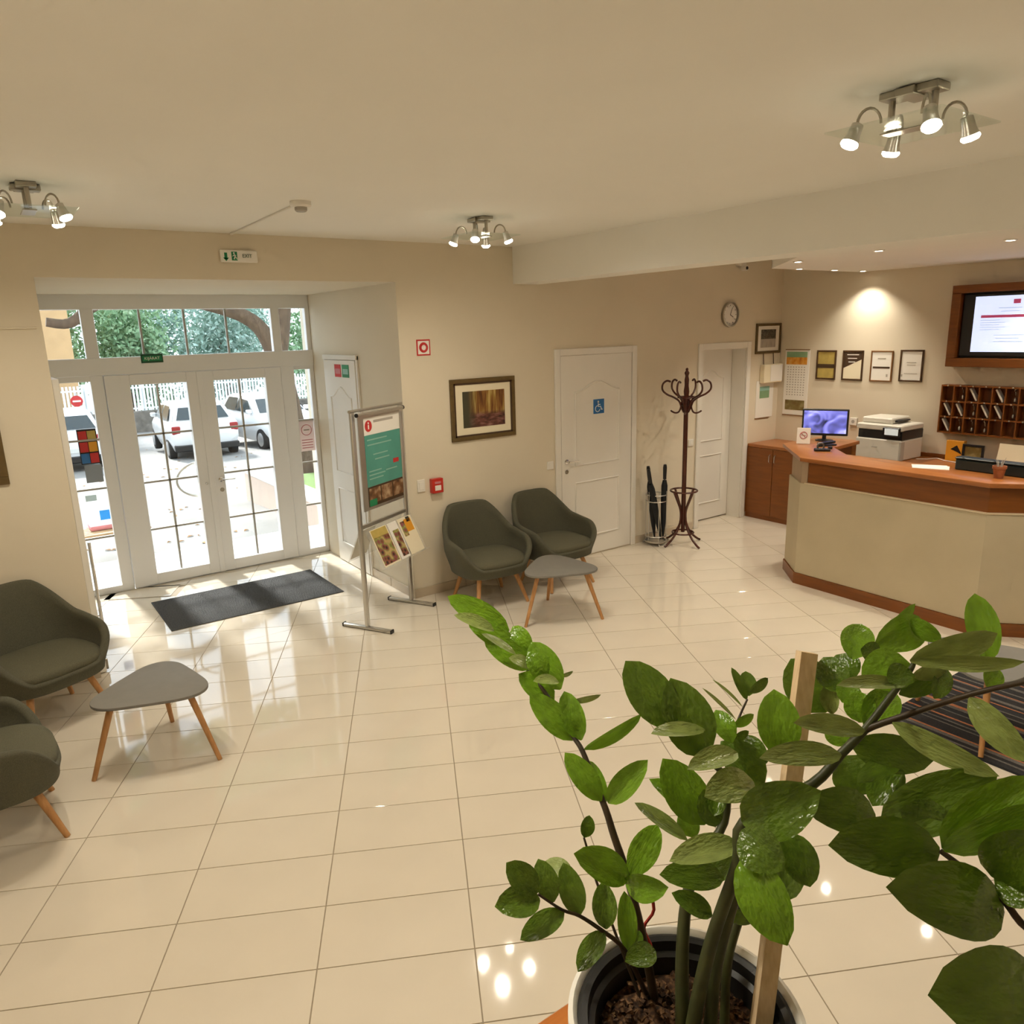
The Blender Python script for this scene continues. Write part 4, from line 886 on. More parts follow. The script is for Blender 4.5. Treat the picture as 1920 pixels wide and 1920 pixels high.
def brochure(name, label, x, w_, m_, extra):
    th_ = R(-25); base = Vector((2.045, -.404, .82)) + Vector((ux, uy, 0)) * x + Vector((uy, -ux, 0)) * .03
    t = thing(name, label, 'brochure', base, math.atan2(.323, .572), 'brochures on the info stand', rx=th_)
    MB().box(0, w_, -.0055, -.0036 + .0, -.328, -.01).build('cover', m_, t)
    for a_, b_, z0, z1, mm in extra: MB().box(a_, b_, -.0064, -.0055, z0, z1).build('cover_print', mm, t)
brochure('brochure', 'left brochure with a collage of small photos and a yellow head', .06, .225, 'paper_cream', [(.01, .215, -.315, -.08, 'collage_print'), (.01, .215, -.085, -.015, 'gold_print')])
brochure('brochure', 'middle brochure with one column of photos', .305, .125, 'paper', [(.03, .115, -.31, -.08, 'collage_print')])
brochure('brochure', 'right brochure with an orange portrait', .45, .20, 'paper_cream', [(.02, .08, -.17, -.04, 'collage_print'), (.08, .18, -.14, -.03, 'orange_print'), (.12, .17, -.06, -.015, 'black_plastic')])

# ------------------------------------------------------------------ potted plant on its wooden stand
ps = thing('plant_stand', 'tall orange brown wooden plant stand in front of the camera', 'plant stand', (.20, -5.24, 0))
MB().box(-.245, .245, -.24, .235, 1.244, 1.272, .004).build('stand_top', 'orange_wood', ps)
for sx in (-1, 1):
    for sy in (-1, 1): MB().box(sx * .20 - .022, sx * .20 + .022, sy * .19 - .022, sy * .19 + .022, 0, 1.2435, .003).build('leg', 'orange_wood', ps)
for sy in (-1, 1): MB().box(-.178, .178, sy * .19 - .012, sy * .19 + .012, 1.16, 1.243).build('apron', 'orange_wood', ps)
for sx in (-1, 1): MB().box(sx * .20 - .012, sx * .20 + .012, -.168, .168, 1.16, 1.243).build('apron', 'orange_wood', ps)
PX, PY, PZ = .323, -5.285, 1.272
pl = thing('potted_plant', 'glossy green potted plant with fleshy stems in a white pot', 'plant', (PX, PY, PZ))
MB().lathe([(.0, 0), (.100, 0), (.106, .008), (.138, .225), (.143, .228), (.143, .244), (.137, .247), (.132, .242), (.128, .215)], 64, cap=False).build('outer_pot', 'pot_white', pl, 40)
MB().lathe([(.127, .175), (.131, .234), (.1315, .240), (.126, .243), (.119, .240), (.117, .226), (.110, .222), (.106, .18)], 64, cap=False).build('inner_pot', 'pot_black', pl, 40)
rs = MB(); random.seed(3); NR_ = 14; rg_ = []
rr_ = []
for i in range(NR_ + 1):
    r = .108 * i / NR_; rr_.append([(r * math.cos(2 * PI * k / 40) , r * math.sin(2 * PI * k / 40), .196 + (random.random() - .5) * .012 * (1 if 0 < i < NR_ else 0)) for k in range(40)])
rs.loft(rr_, cap=False); so = rs.build('soil', 'soil', pl)
gr = MB(); random.seed(8)
for k in range(420):
    a, r = random.random() * 2 * PI, .104 * math.sqrt(random.random()); s = random.uniform(.0016, .0048)
    v = Vector((r * math.cos(a), r * math.sin(a), .198 + random.random() * .004)); m3 = Matrix.Rotation(random.random() * 6, 3, (random.random(), random.random(), 1))
    gr.box(v.x - s, v.x + s, v.y - s * .8, v.y + s * .8, v.z - s * .6, v.z + s * .6, rot=m3)
g_ = gr.build('soil_granules', 'soil', so); g_['kind'] = 'stuff'
STEMS=[[[0.3404,-5.2133,1.4565,0.009],[0.3326,-5.1999,1.5682,0.0084],[0.3284,-5.1739,1.6463,0.0078],[0.3292,-5.1506,1.6844,0.0072],[0.3318,-5.1315,1.7126,0.0066],[0.3369,-5.1025,1.7379,0.006],[0.3422,-5.0725,1.7669,0.0054],[0.3445,-5.0447,1.7815,0.0048],[0.3454,-4.9834,1.8208,0.0042],[0.3365,-4.9139,1.8649,0.0036],[0.3293,-4.8763,1.8898,0.003]],[[0.3291,-5.2081,1.4898,0.005],[0.2814,-5.2212,1.5872,0.0044],[0.2512,-5.2136,1.6263,0.0038],[0.2265,-5.2013,1.6518,0.0032],[0.2056,-5.1948,1.6669,0.0026],[0.1802,-5.1819,1.6928,0.002]],[[0.3067,-5.2957,1.5227,0.013],[0.3177,-5.282,1.5954,0.0117],[0.34,-5.2665,1.6579,0.0104],[0.3731,-5.2551,1.6901,0.0091],[0.4213,-5.2538,1.724,0.0079],[0.4303,-5.2434,1.7805,0.0066],[0.4143,-5.2131,1.8024,0.0053],[0.3995,-5.1804,1.8354,0.004]],[[0.3039,-5.3136,1.5405,0.013],[0.3214,-5.3197,1.6465,0.0119],[0.3471,-5.3324,1.7495,0.0109],[0.3597,-5.3283,1.7935,0.0098],[0.4287,-5.3649,1.8329,0.0088],[0.4597,-5.3773,1.8646,0.0077],[0.4851,-5.3878,1.8892,0.0067],[0.5173,-5.399,1.9281,0.0056],[0.548,-5.4014,1.9501,0.0046],[0.5531,-5.4018,1.961,0.0035]],[[0.4597,-5.3773,1.8646,0.006],[0.4851,-5.3878,1.8892,0.0056],[0.5053,-5.4197,1.9145,0.0052],[0.5326,-5.4563,1.9405,0.0048],[0.5453,-5.4847,1.9594,0.0044],[0.5587,-5.5143,1.9761,0.004]],[[0.3336,-5.3148,1.5218,0.012],[0.3452,-5.3117,1.6025,0.0108],[0.375,-5.3152,1.7039,0.0096],[0.3803,-5.3214,1.7379,0.0084],[0.4056,-5.3339,1.7981,0.0072],[0.4336,-5.3733,1.8164,0.006]],[[0.381,-5.2988,1.4762,0.009],[0.397,-5.2874,1.5527,0.0083],[0.4184,-5.2862,1.6072,0.0077],[0.4226,-5.2884,1.6523,0.007]],[[0.4496,-5.5992,1.7704,0.006],[0.4506,-5.57,1.7863,0.0053],[0.4471,-5.5495,1.805,0.0047],[0.429,-5.5035,1.8324,0.004]],[[0.4214,-5.2326,1.7108,0.004],[0.4172,-5.2246,1.7277,0.0035],[0.4815,-5.2118,1.7962,0.003],[0.503,-5.207,1.8209,0.0025],[0.5238,-5.2034,1.8397,0.002]],[[0.3265,-5.1948,1.4861,0.003],[0.3125,-5.1354,1.6115,0.0027],[0.3089,-5.1188,1.659,0.0023],[0.3079,-5.1147,1.6703,0.002]]]
LEAVES=[
[0,0.3441,-4.8998,1.888,0.2805,-4.8275,1.9392,-0.358,-0.728,0.584,0.0397,1.0],
[0,0.3152,-4.9022,1.8964,0.2701,-4.863,1.9219,-0.088,-0.613,0.785,0.0229,2.0],
[0,0.3426,-4.9183,1.8647,0.295,-4.8599,1.9066,-0.284,-0.702,0.653,0.0378,1.0],
[0,0.3255,-4.9424,1.8699,0.2843,-4.9157,1.905,0.321,-0.534,0.782,0.0192,2.0],
[0,0.3455,-4.9517,1.8434,0.3007,-4.8952,1.8859,-0.338,-0.722,0.603,0.0387,1.0],
[0,0.3297,-4.9734,1.8601,0.301,-4.9605,1.8781,0.161,-0.663,0.731,0.022,2.0],
[0,0.355,-4.9945,1.8062,0.3246,-4.9499,1.8423,-0.255,-0.708,0.659,0.0391,1.0],
[0,0.3457,-5.0486,1.7711,0.3168,-4.9866,1.8273,-0.395,-0.711,0.582,0.0397,1.0],
[0,0.3549,-4.9398,1.8633,0.3495,-4.9014,1.8953,-0.771,-0.468,0.431,0.034,1.0],
[0,0.3542,-5.0114,1.8319,0.3464,-4.952,1.8872,-0.709,-0.527,0.468,0.0468,1.0],
[0,0.3423,-5.0228,1.8504,0.3076,-5.0087,1.8582,0.043,-0.403,0.914,0.0198,2.0],
[0,0.336,-5.0043,1.8555,0.3247,-4.9749,1.8854,-0.558,-0.688,0.463,0.031,1.0],
[0,0.3494,-5.0623,1.7761,0.3577,-5.0146,1.8294,-0.683,-0.488,0.543,0.0359,1.0],
[0,0.3428,-5.065,1.7939,0.3378,-5.0389,1.8276,-0.554,-0.697,0.456,0.0278,1.0],
[0,0.3677,-4.993,1.8415,0.3847,-5.0031,1.8476,-0.372,-0.85,-0.373,0.0095,2.0],
[0,0.363,-5.0229,1.814,0.3878,-5.06,1.8323,-0.631,-0.639,-0.44,0.014,2.0],
[0,0.3444,-5.0734,1.769,0.3912,-5.1372,1.8343,-0.55,-0.759,-0.347,0.0249,1.0],
[0,0.329,-5.1264,1.7235,0.3109,-5.0728,1.7767,-0.382,-0.713,0.588,0.0341,1.0],
[0,0.3403,-5.1239,1.7161,0.3517,-5.0719,1.7488,-0.778,-0.204,0.595,0.0267,1.0],
[0,0.3298,-5.1385,1.7268,0.3681,-5.1713,1.7917,-0.861,-0.41,0.3,0.0327,1.0],
[9,0.3084,-5.1151,1.6702,0.3248,-5.1073,1.693,-0.279,-0.829,0.484,0.0203,0.0],
[0,0.3245,-5.1841,1.6448,0.2495,-5.1643,1.7042,0.149,-0.866,0.477,0.0436,1.0],
[0,0.3196,-5.1831,1.6366,0.3376,-5.2391,1.66,-0.951,-0.211,0.228,0.0358,1.0],
[0,0.3265,-5.185,1.6469,0.3855,-5.1755,1.6913,-0.449,-0.54,0.712,0.0382,1.0],
[2,0.397,-5.1913,1.8352,0.3779,-5.1186,1.9081,-0.572,-0.651,0.499,0.0574,0.0],
[2,0.4154,-5.2203,1.8019,0.4089,-5.1699,1.8934,-0.595,-0.721,0.356,0.0642,0.0],
[2,0.4605,-5.2306,1.8102,0.4719,-5.1928,1.8376,-0.512,-0.398,0.761,0.0288,1.0],
[2,0.4127,-5.2249,1.8436,0.3306,-5.2124,1.8614,0.156,-0.31,0.938,0.0259,2.0],
[2,0.4337,-5.2593,1.8197,0.3454,-5.2571,1.8301,0.094,-0.449,0.889,0.0299,2.0],
[2,0.4364,-5.2822,1.7911,0.3434,-5.2864,1.8114,0.198,-0.584,0.787,0.0439,2.0],
[2,0.4018,-5.2407,1.7218,0.3774,-5.1884,1.7985,-0.509,-0.778,0.369,0.0541,1.0],
[2,0.4008,-5.2281,1.7198,0.3725,-5.1705,1.7625,0.03,-0.586,0.81,0.0309,1.0],
[2,0.4009,-5.2236,1.6926,0.4033,-5.2033,1.7243,-0.861,-0.395,0.319,0.0299,1.0],
[2,0.3866,-5.225,1.6964,0.3519,-5.1648,1.7328,-0.045,-0.536,0.843,0.0231,2.0],
[2,0.4853,-5.2637,1.7569,0.4707,-5.2041,1.7966,-0.556,-0.55,0.623,0.0487,0.0],
[2,0.501,-5.2559,1.7783,0.5023,-5.2038,1.7874,-0.763,-0.094,0.64,0.0377,0.0],
[8,0.4915,-5.2105,1.824,0.4617,-5.1772,1.8661,0.302,-0.632,0.714,0.0097,2.0],
[8,0.509,-5.207,1.8349,0.4894,-5.1712,1.8673,0.244,-0.573,0.782,0.0081,2.0],
[8,0.5232,-5.2034,1.8386,0.5208,-5.1774,1.878,-0.435,-0.764,0.476,0.0133,0.0],
[8,0.5263,-5.2039,1.844,0.5436,-5.1838,1.8681,-0.403,-0.538,0.74,0.0236,0.0],
[8,0.5193,-5.2089,1.8532,0.5513,-5.2147,1.867,-0.324,-0.863,0.387,0.0144,0.0],
[8,0.4883,-5.2108,1.8155,0.5124,-5.2235,1.8298,-0.565,-0.784,0.258,0.0141,1.0],
[8,0.4855,-5.214,1.7982,0.5034,-5.2235,1.8084,-0.567,-0.779,0.268,0.0118,0.0],
[3,0.3668,-5.319,1.7566,0.2851,-5.2875,1.7542,-0.166,-0.36,0.918,0.0343,2.0],
[3,0.3745,-5.2934,1.6915,0.2998,-5.2601,1.7117,-0.079,-0.64,0.764,0.0357,0.0],
[3,0.4259,-5.2894,1.6992,0.3891,-5.2518,1.6544,-0.757,0.038,0.652,0.0345,0.0],
[5,0.3557,-5.2932,1.6475,0.3207,-5.2603,1.6758,-0.167,-0.739,0.653,0.0256,0.0],
[5,0.3904,-5.2865,1.6251,0.4378,-5.3001,1.6066,-0.167,-0.949,0.268,0.0195,0.0],
[1,0.1795,-5.1811,1.6938,0.1557,-5.1537,1.73,-0.162,-0.835,0.525,0.0337,0.0],
[1,0.1809,-5.1841,1.6869,0.1275,-5.1693,1.6954,-0.057,-0.642,0.764,0.0364,0.0],
[1,0.1961,-5.1906,1.6798,0.197,-5.1606,1.7196,-0.392,-0.731,0.559,0.0287,0.0],
[1,0.2069,-5.1963,1.6649,0.145,-5.1928,1.6573,-0.133,-0.425,0.895,0.029,0.0],
[1,0.2265,-5.2013,1.6518,0.2315,-5.1653,1.7006,-0.499,-0.672,0.548,0.0312,0.0],
[1,0.2493,-5.1615,1.6708,0.2342,-5.1243,1.6758,-0.352,-0.264,0.898,0.0231,2.0],
[1,0.2532,-5.2152,1.6258,0.2036,-5.2247,1.6035,-0.348,-0.283,0.894,0.0276,0.0],
[1,0.2614,-5.2101,1.62,0.2788,-5.1846,1.6625,-0.54,-0.605,0.585,0.0309,0.0],
[1,0.2856,-5.2245,1.586,0.3049,-5.1961,1.6429,-0.446,-0.731,0.516,0.0251,1.0],
[1,0.3124,-5.2436,1.5851,0.2565,-5.2486,1.6055,0.33,-0.543,0.772,0.0296,0.0],
[1,0.3045,-5.2159,1.575,0.319,-5.2102,1.586,-0.209,-0.73,0.65,0.014,0.0],
[3,0.4518,-5.3827,1.8702,0.3237,-5.3695,1.9084,0.165,-0.619,0.768,0.0291,2.0],
[3,0.477,-5.3929,1.8954,0.3653,-5.3778,1.9366,0.175,-0.672,0.72,0.0266,2.0],
[3,0.5318,-5.4063,1.9376,0.4332,-5.3813,1.9586,0.069,-0.468,0.881,0.0202,2.0],
[3,0.454,-5.3085,1.829,0.475,-5.2772,1.8996,-0.683,-0.571,0.456,0.0506,1.0],
[5,0.5837,-5.2844,1.8354,0.5804,-5.2277,1.8918,-0.708,-0.518,0.479,0.067,0.0],
[5,0.5687,-5.3114,1.8786,0.582,-5.2737,1.9102,-0.742,-0.257,0.62,0.0406,0.0],
[5,0.6012,-5.3071,1.8852,0.6134,-5.2723,1.9043,-0.626,-0.194,0.756,0.0399,0.0],
[5,0.5946,-5.3063,1.9147,0.6478,-5.285,1.9431,-0.35,-0.305,0.886,0.0412,1.0],
[5,0.5627,-5.3039,1.8472,0.5763,-5.29,1.884,-0.91,-0.137,0.39,0.025,2.0],
[5,0.5492,-5.3235,1.8762,0.5827,-5.3177,1.8904,-0.286,-0.437,0.853,0.0312,1.0],
[3,0.6304,-5.3161,1.9241,0.7302,-5.3127,1.9596,-0.125,-0.891,0.437,0.0191,1.0],
[3,0.6106,-5.3242,1.9347,0.7077,-5.3387,1.9458,-0.185,-0.803,0.566,0.0453,1.0],
[3,0.6729,-5.3358,1.9584,0.681,-5.3724,1.9385,-0.968,-0.243,0.057,0.0249,1.0],
[3,0.5871,-5.3201,1.9353,0.6157,-5.3309,1.9242,-0.277,-0.94,0.2,0.0272,0.0],
[3,0.5487,-5.3992,1.9593,0.6031,-5.4633,1.999,-0.79,-0.604,0.106,0.0344,2.0],
[3,0.5584,-5.3958,1.9511,0.5099,-5.3663,1.936,-0.51,-0.468,0.721,0.0513,1.0],
[3,0.5376,-5.4053,1.9547,0.4977,-5.4038,1.9502,-0.114,-0.518,0.848,0.028,0.0],
[3,0.5477,-5.4093,1.9652,0.5577,-5.508,1.995,-0.941,-0.181,-0.285,0.0216,2.0],
[3,0.7255,-5.412,1.9103,0.777,-5.365,1.9788,-0.642,-0.315,0.699,0.0395,1.0],
[4,0.5629,-5.474,1.9525,0.5966,-5.4692,1.9637,-0.165,-0.629,0.76,0.0229,1.0],
[3,0.5475,-5.4032,1.9428,0.5853,-5.4255,1.9571,-0.531,-0.842,0.092,0.0207,2.0],
[3,0.5328,-5.3987,1.923,0.6029,-5.4169,1.9427,-0.335,-0.85,0.407,0.0284,0.0],
[4,0.5447,-5.431,1.9272,0.5924,-5.4217,1.9444,-0.182,-0.56,0.808,0.0213,0.0],
[3,0.5217,-5.3679,1.8736,0.5771,-5.3729,1.9028,-0.438,-0.505,0.744,0.0394,1.0],
[3,0.5281,-5.3601,1.8723,0.5413,-5.3475,1.904,-0.772,-0.409,0.487,0.0357,1.0],
[3,0.5196,-5.351,1.8404,0.5252,-5.3242,1.8597,-0.625,-0.364,0.691,0.0348,1.0],
[4,0.5358,-5.4692,1.9467,0.5244,-5.5356,1.9075,-0.944,-0.032,0.328,0.0316,2.0],
[4,0.4938,-5.4136,1.9078,0.4968,-5.5201,1.8948,-0.999,-0.031,0.022,0.0299,2.0],
[3,0.4969,-5.3674,1.8587,0.5627,-5.4308,1.8431,-0.627,-0.723,0.291,0.0447,0.0],
[3,0.516,-5.352,1.8289,0.5138,-5.3853,1.7958,-0.862,-0.327,0.388,0.056,0.0],
[5,0.539,-5.4035,1.8366,0.47,-5.3935,1.8343,-0.065,-0.224,0.972,0.0262,0.0],
[5,0.5464,-5.3984,1.829,0.4971,-5.399,1.795,-0.55,-0.235,0.802,0.0391,0.0],
[5,0.3508,-5.3327,1.8,0.385,-5.4012,1.8619,-0.937,-0.24,0.253,0.0591,0.0],
[5,0.4629,-5.421,1.8095,0.3685,-5.3939,1.8472,-0.016,-0.831,0.556,0.0486,0.0],
[5,0.4478,-5.4349,1.8118,0.5059,-5.5154,1.8897,-0.886,-0.291,0.36,0.0569,0.0],
[7,0.4312,-5.5047,1.8339,0.4621,-5.5606,1.9303,-0.961,-0.2,0.192,0.047,1.0],
[7,0.4221,-5.5093,1.8392,0.4392,-5.5733,1.918,-0.939,-0.336,-0.069,0.032,1.0],
[7,0.4381,-5.4989,1.8272,0.3165,-5.4538,1.8612,-0.119,-0.782,0.612,0.0544,0.0],
[5,0.4672,-5.4716,1.8186,0.4659,-5.4715,1.8582,-0.915,-0.402,-0.028,0.0481,0.0],
[7,0.45,-5.5556,1.7911,0.3114,-5.514,1.8583,-0.016,-0.864,0.503,0.0635,0.0],
[7,0.4363,-5.5478,1.8276,0.414,-5.584,1.9073,-0.964,0.012,-0.265,0.0492,0.0],
[7,0.4372,-5.548,1.8291,0.4312,-5.5909,1.8398,-0.907,0.216,0.362,0.0382,0.0],
[7,0.399,-5.6155,1.7651,0.2632,-5.5771,1.828,0.077,-0.768,0.636,0.076,0.0],
[5,0.3853,-5.3711,1.7943,0.3764,-5.4029,1.7505,-0.817,-0.375,0.438,0.0392,0.0],
[5,0.3257,-5.3496,1.8107,0.3256,-5.4037,1.7973,-0.808,-0.14,0.573,0.0456,0.0],
[5,0.3163,-5.3612,1.7917,0.3009,-5.4288,1.7389,-0.692,-0.339,0.637,0.051,1.0],
[5,0.3952,-5.3679,1.7859,0.3698,-5.3816,1.7221,-0.882,-0.245,0.403,0.0378,0.0],
[3,0.3622,-5.2848,1.7762,0.3857,-5.272,1.7905,-0.33,-0.362,0.872,0.0217,0.0],
[5,0.3717,-5.2609,1.7948,0.3758,-5.277,1.7499,-0.665,-0.72,0.198,0.0299,0.0]]

ORG = Vector((PX, PY, PZ))
SOILZ = 1.462
stem_objs = []
for i, s in enumerate(STEMS):
    pts = [Vector(p[:3]) for p in s]; rad = [p[3] for p in s]
    if i in (0, 1, 2, 3, 5, 6, 9):
        d = pts[0] - pts[1]; e0 = pts[0].copy()
        base = Vector((e0.x + d.x * .3, e0.y + d.y * .3, SOILZ)); v = Vector((base.x - PX, base.y - PY, 0))
        if v.length > .095: v = v * (.095 / v.length); base = Vector((PX + v.x, PY + v.y, SOILZ))
        if e0.z < SOILZ + .01: pts[0] = base
        else: pts.insert(0, base); rad.insert(0, rad[0] * 1.05)
    if i == 7:
        pts = [Vector((.35, -5.375, SOILZ)), Vector((.345, -5.47, 1.50)), Vector((.385, -5.60, 1.58)), Vector((.44, -5.63, 1.68))] + pts; rad = [.010, .010, .009, .007] + rad
    sp_ = smooth_path(pts, 4); rr2 = []
    for k in range(len(rad) - 1):
        for j in range(4): rr2.append(lerp(rad[k], rad[k + 1], j / 4) * .68)
    rr2.append(rad[-1] * .68)
    stem_objs.append(MB().tube([p - ORG for p in sp_], rr2, 8).build('stem', 'stem' if i in (2, 3, 5, 6) else 'stem_dark', pl, 60))
def leaf_mesh(name, m, fold, arch):
    NL, NW = 9, 4; bm = bmesh.new(); g = []
    for i in range(NL + 1):
        t = i / NL; hw = .5 * (math.sin(PI * min(1, t) ** .93) ** .60) * (1 if t < .999 else 0)
        if i == 0: hw = .035
        row = []
        for j in range(NW + 1):
            v = -1 + 2 * j / NW; row.append(bm.verts.new((t, v * hw, fold * abs(v) * hw + arch * math.sin(PI * t) * .5 - arch * .15 * t * t)))
        g.append(row)
    for i in range(NL):
        for j in range(NW): bm.faces.new((g[i][j], g[i + 1][j], g[i + 1][j + 1], g[i][j + 1]))
    bmesh.ops.remove_doubles(bm, verts=bm.verts, dist=1e-5)
    me = bpy.data.meshes.new(name); bm.normal_update(); bm.to_mesh(me); bm.free(); me.materials.append(MT[m]); me.shade_smooth()
    return me
LM = [[leaf_mesh('leaf', m, f_, a_) for f_, a_ in ((.14, .08), (.24, .14), (.08, .20))] for m in ('leaf_dark', 'leaf_bright', 'leaf_pale')]
for k, (si, bx, by, bz, tx, ty, tz, nx, ny, nz, wd, mi) in enumerate(LEAVES):
    B0, T0 = Vector((bx, by, bz)), Vector((tx, ty, tz)); ax = T0 - B0; ln = ax.length; ax.normalize(); n = Vector((nx, ny, nz)); n = (n - ax * n.dot(ax)).normalized()
    o = obj('leaf', LM[int(mi)][k % 3], stem_objs[si]); y_ = n.cross(ax)
    P0 = B0 - ORG
    zs = min(ln, wd * 1.6)
    o.matrix_local = Matrix(((ax.x * ln, y_.x * wd, n.x * zs, P0.x), (ax.y * ln, y_.y * wd, n.y * zs, P0.y), (ax.z * ln, y_.z * wd, n.z * zs, P0.z), (0, 0, 0, 1)))
# support stick, red string
sa_, sb_ = Vector((.403, -5.335, 1.47)), Vector((.557, -5.266, 1.921)); ax = (sb_ - sa_).normalized(); sd_ = ax.cross(Vector((.8, -.6, 0))).normalized(); s2v = ax.cross(sd_)
hw = .0105
rg4 = [[(c + (sd_ * u + s2v * v) * hw) - ORG for u, v in ((-1, -1), (1, -1), (1, 1), (-1, 1))] for c in (sa_, sb_)]
MB().loft(rg4).build('support_stick', 'stake_wood', pl)
rs_ = [Vector((.343, -5.205, 1.49)), Vector((.352, -5.20, 1.53)), Vector((.347, -5.19, 1.56)), Vector((.36, -5.195, 1.585)), Vector((.356, -5.185, 1.62))]
MB().tube([p - ORG for p in smooth_path(rs_)], .0022, 6).build('red_string', 'red_string', pl)

# ------------------------------------------------------------------ outdoors, seen through the entrance
SL, GZ0, GY0 = .045, -.12, 3.0
def gz(y): return GZ0 - SL * (y - GY0)
b = MB(); b.poly([(-30, 3.25, gz(3.25)), (45, 3.25, gz(3.25)), (45, 60, gz(60)), (-30, 60, gz(60))])
g = struct(b.build('ground', 'paving'), 'pale paved parking area outside the entrance', 'ground')
struct(MB().box(-1.5, 5.5, 2.13, 3.3, -.4, -.02, .01).build('doorstep', 'kerb'), 'pale stone doorstep outside the glazed doors', 'step')
random.seed(11); b = MB()
for k in range(260):
    x, y = random.uniform(-2, 9), random.choice((random.gauss(6.4, .35), random.gauss(4.4, .3), random.gauss(12.5, 1.5), random.uniform(3.5, 20))); y = max(3.5, y)
    if x > 2.9 and y < 7.2: continue
    s = random.uniform(.03, .07); a = random.random() * 6; z = gz(y) + .006
    c, d = math.cos(a) * s, math.sin(a) * s
    b.poly([(x - c, y - d, z), (x + d * .5, y - c * .5, z + .012), (x + c, y + d, z), (x - d * .5, y + c * .5, z + .015)])
o = b.build('fallen_leaves', 'dry_leaf'); tag(o, 'dry brown leaves scattered over the parking area', 'leaves', kind='stuff')
def make_car(label, loc, heading, body='car_white', hatch=True):
    """local +x is forward"""
    t = thing('parked_car', label, 'car', (loc[0], loc[1], gz(loc[1]) + .01), heading, 'cars parked outside')
    t.rotation_euler = (0, 0, heading)
    st = [(-1.98, .45, .72, .60, .72), (-1.92, .30, .98, .76, .80), (-1.70, .26, 1.02, .81, .84), (-1.30, .24, 1.00, .83, .85), (.55, .22, .96, .84, .86), (1.15, .24, .92, .82, .84), (1.65, .28, .84, .76, .80), (1.90, .36, .70, .64, .66), (1.97, .44, .62, .55, .56)]
    rings = []
    for x, z0, z1, w0, w1 in st:
        rings.append([(x, -w0 * .9, z0), (x, -w1 * 1.0, (z0 * .6 + z1 * .4)), (x, -w1, z1 - .10), (x, -w1 * .93, z1), (x, 0, z1 + .02), (x, w1 * .93, z1), (x, w1, z1 - .10), (x, w1 * 1.0, (z0 * .6 + z1 * .4)), (x, w0 * .9, z0)])
    MB().loft(rings).build('body', body, t, 45)
    cab = [(-1.78, .98, .985, .76, .76), (-1.42, .98, 1.38, .76, .60), (-1.0, .98, 1.45, .78, .60), (.0, .96, 1.44, .79, .60), (.35, .95, 1.36, .79, .61), (1.02, .93, .935, .76, .74)]
    MB().loft([[(x, -wb, z0), (x, -wt - (wb - wt) * .15, z1 - .04), (x, -wt + .05, z1), (x, wt - .05, z1), (x, wt + (wb - wt) * .15, z1 - .04), (x, wb, z0)] for x, z0, z1, wb, wt in cab]).build('cabin', body, t, 45)
    def quad(nm, pts, m_): MB().poly(pts).build(nm, m_, t)
    e_ = .012
    quad('rear_window', [(-1.74 - e_, -.64, 1.05), (-1.74 - e_, .64, 1.05), (-1.45 - e_, .52, 1.34), (-1.45 - e_, -.52, 1.34)], 'car_glass'); quad('windscreen', [(.93 + e_, -.66, 1.0), (.93 + e_, .66, 1.0), (.40 + e_, .53, 1.34), (.40 + e_, -.53, 1.34)], 'car_glass')
    for s in (-1, 1):
        quad('side_window', [(-1.35, s * .80, 1.02), (-.42, s * .815, 1.01), (-.42, s * .675, 1.36), (-1.12, s * .67, 1.36)], 'car_glass'); quad('side_window', [(-.34, s * .815, 1.01), (.72, s * .81, .99), (.30, s * .70, 1.31), (-.34, s * .68, 1.36)], 'car_glass')
        for x in (-1.25, 1.28):
            w = MB().lathe([(.0, -.09), (.22, -.09), (.29, -.085), (.305, -.05), (.305, .05), (.29, .085), (.22, .09), (.0, .09)], 24, (x, s * .76, .305), 'Y', cap=False).build('wheel', 'tyre', t, 40)
            MB().lathe([(.19, 0), (.17, .012), (.05, .02), (.0, .022)] if s > 0 else [(.19, 0), (.17, -.012), (.05, -.02), (.0, -.022)], 16, (x, s * .852, .305), 'Y', cap=False).build('hub_cap', 'hub', w, 40)
        MB().box(-1.975, -1.90, s * .70 - .10, s * .70 + .10, .72, .92, .02).build('tail_light', 'tail_light', t); MB().box(1.80, 1.90, s * .60 - .12, s * .60 + .12, .60, .74, .03).build('headlight', 'car_glass', t)
        MB().box(.62, .75, s * .86 - .07, s * .86 + .07, .98, 1.09, .02).build('mirror', body, t)
    MB().box(-2.01, -1.95, -.26, .26, .52, .63, .003).build('number_plate', 'plate', t); MB().box(-2.03, -1.85, -.78, .78, .28, .44, .02).build('rear_bumper', 'black_plastic', t); MB().box(1.86, 2.02, -.70, .70, .26, .46, .02).build('front_bumper', 'black_plastic', t)
    return t
make_car('white hatchback parked with its rear to the doors, seen in the left leaf', (4.52, 16.35), R(87))
make_car('white car parked nose to the doors, seen in the right leaf', (6.65, 16.3), R(-84), 'car_white')
make_car('white car parked at the far left, seen through the side light', (1.35, 16.4), R(90), 'car_white')
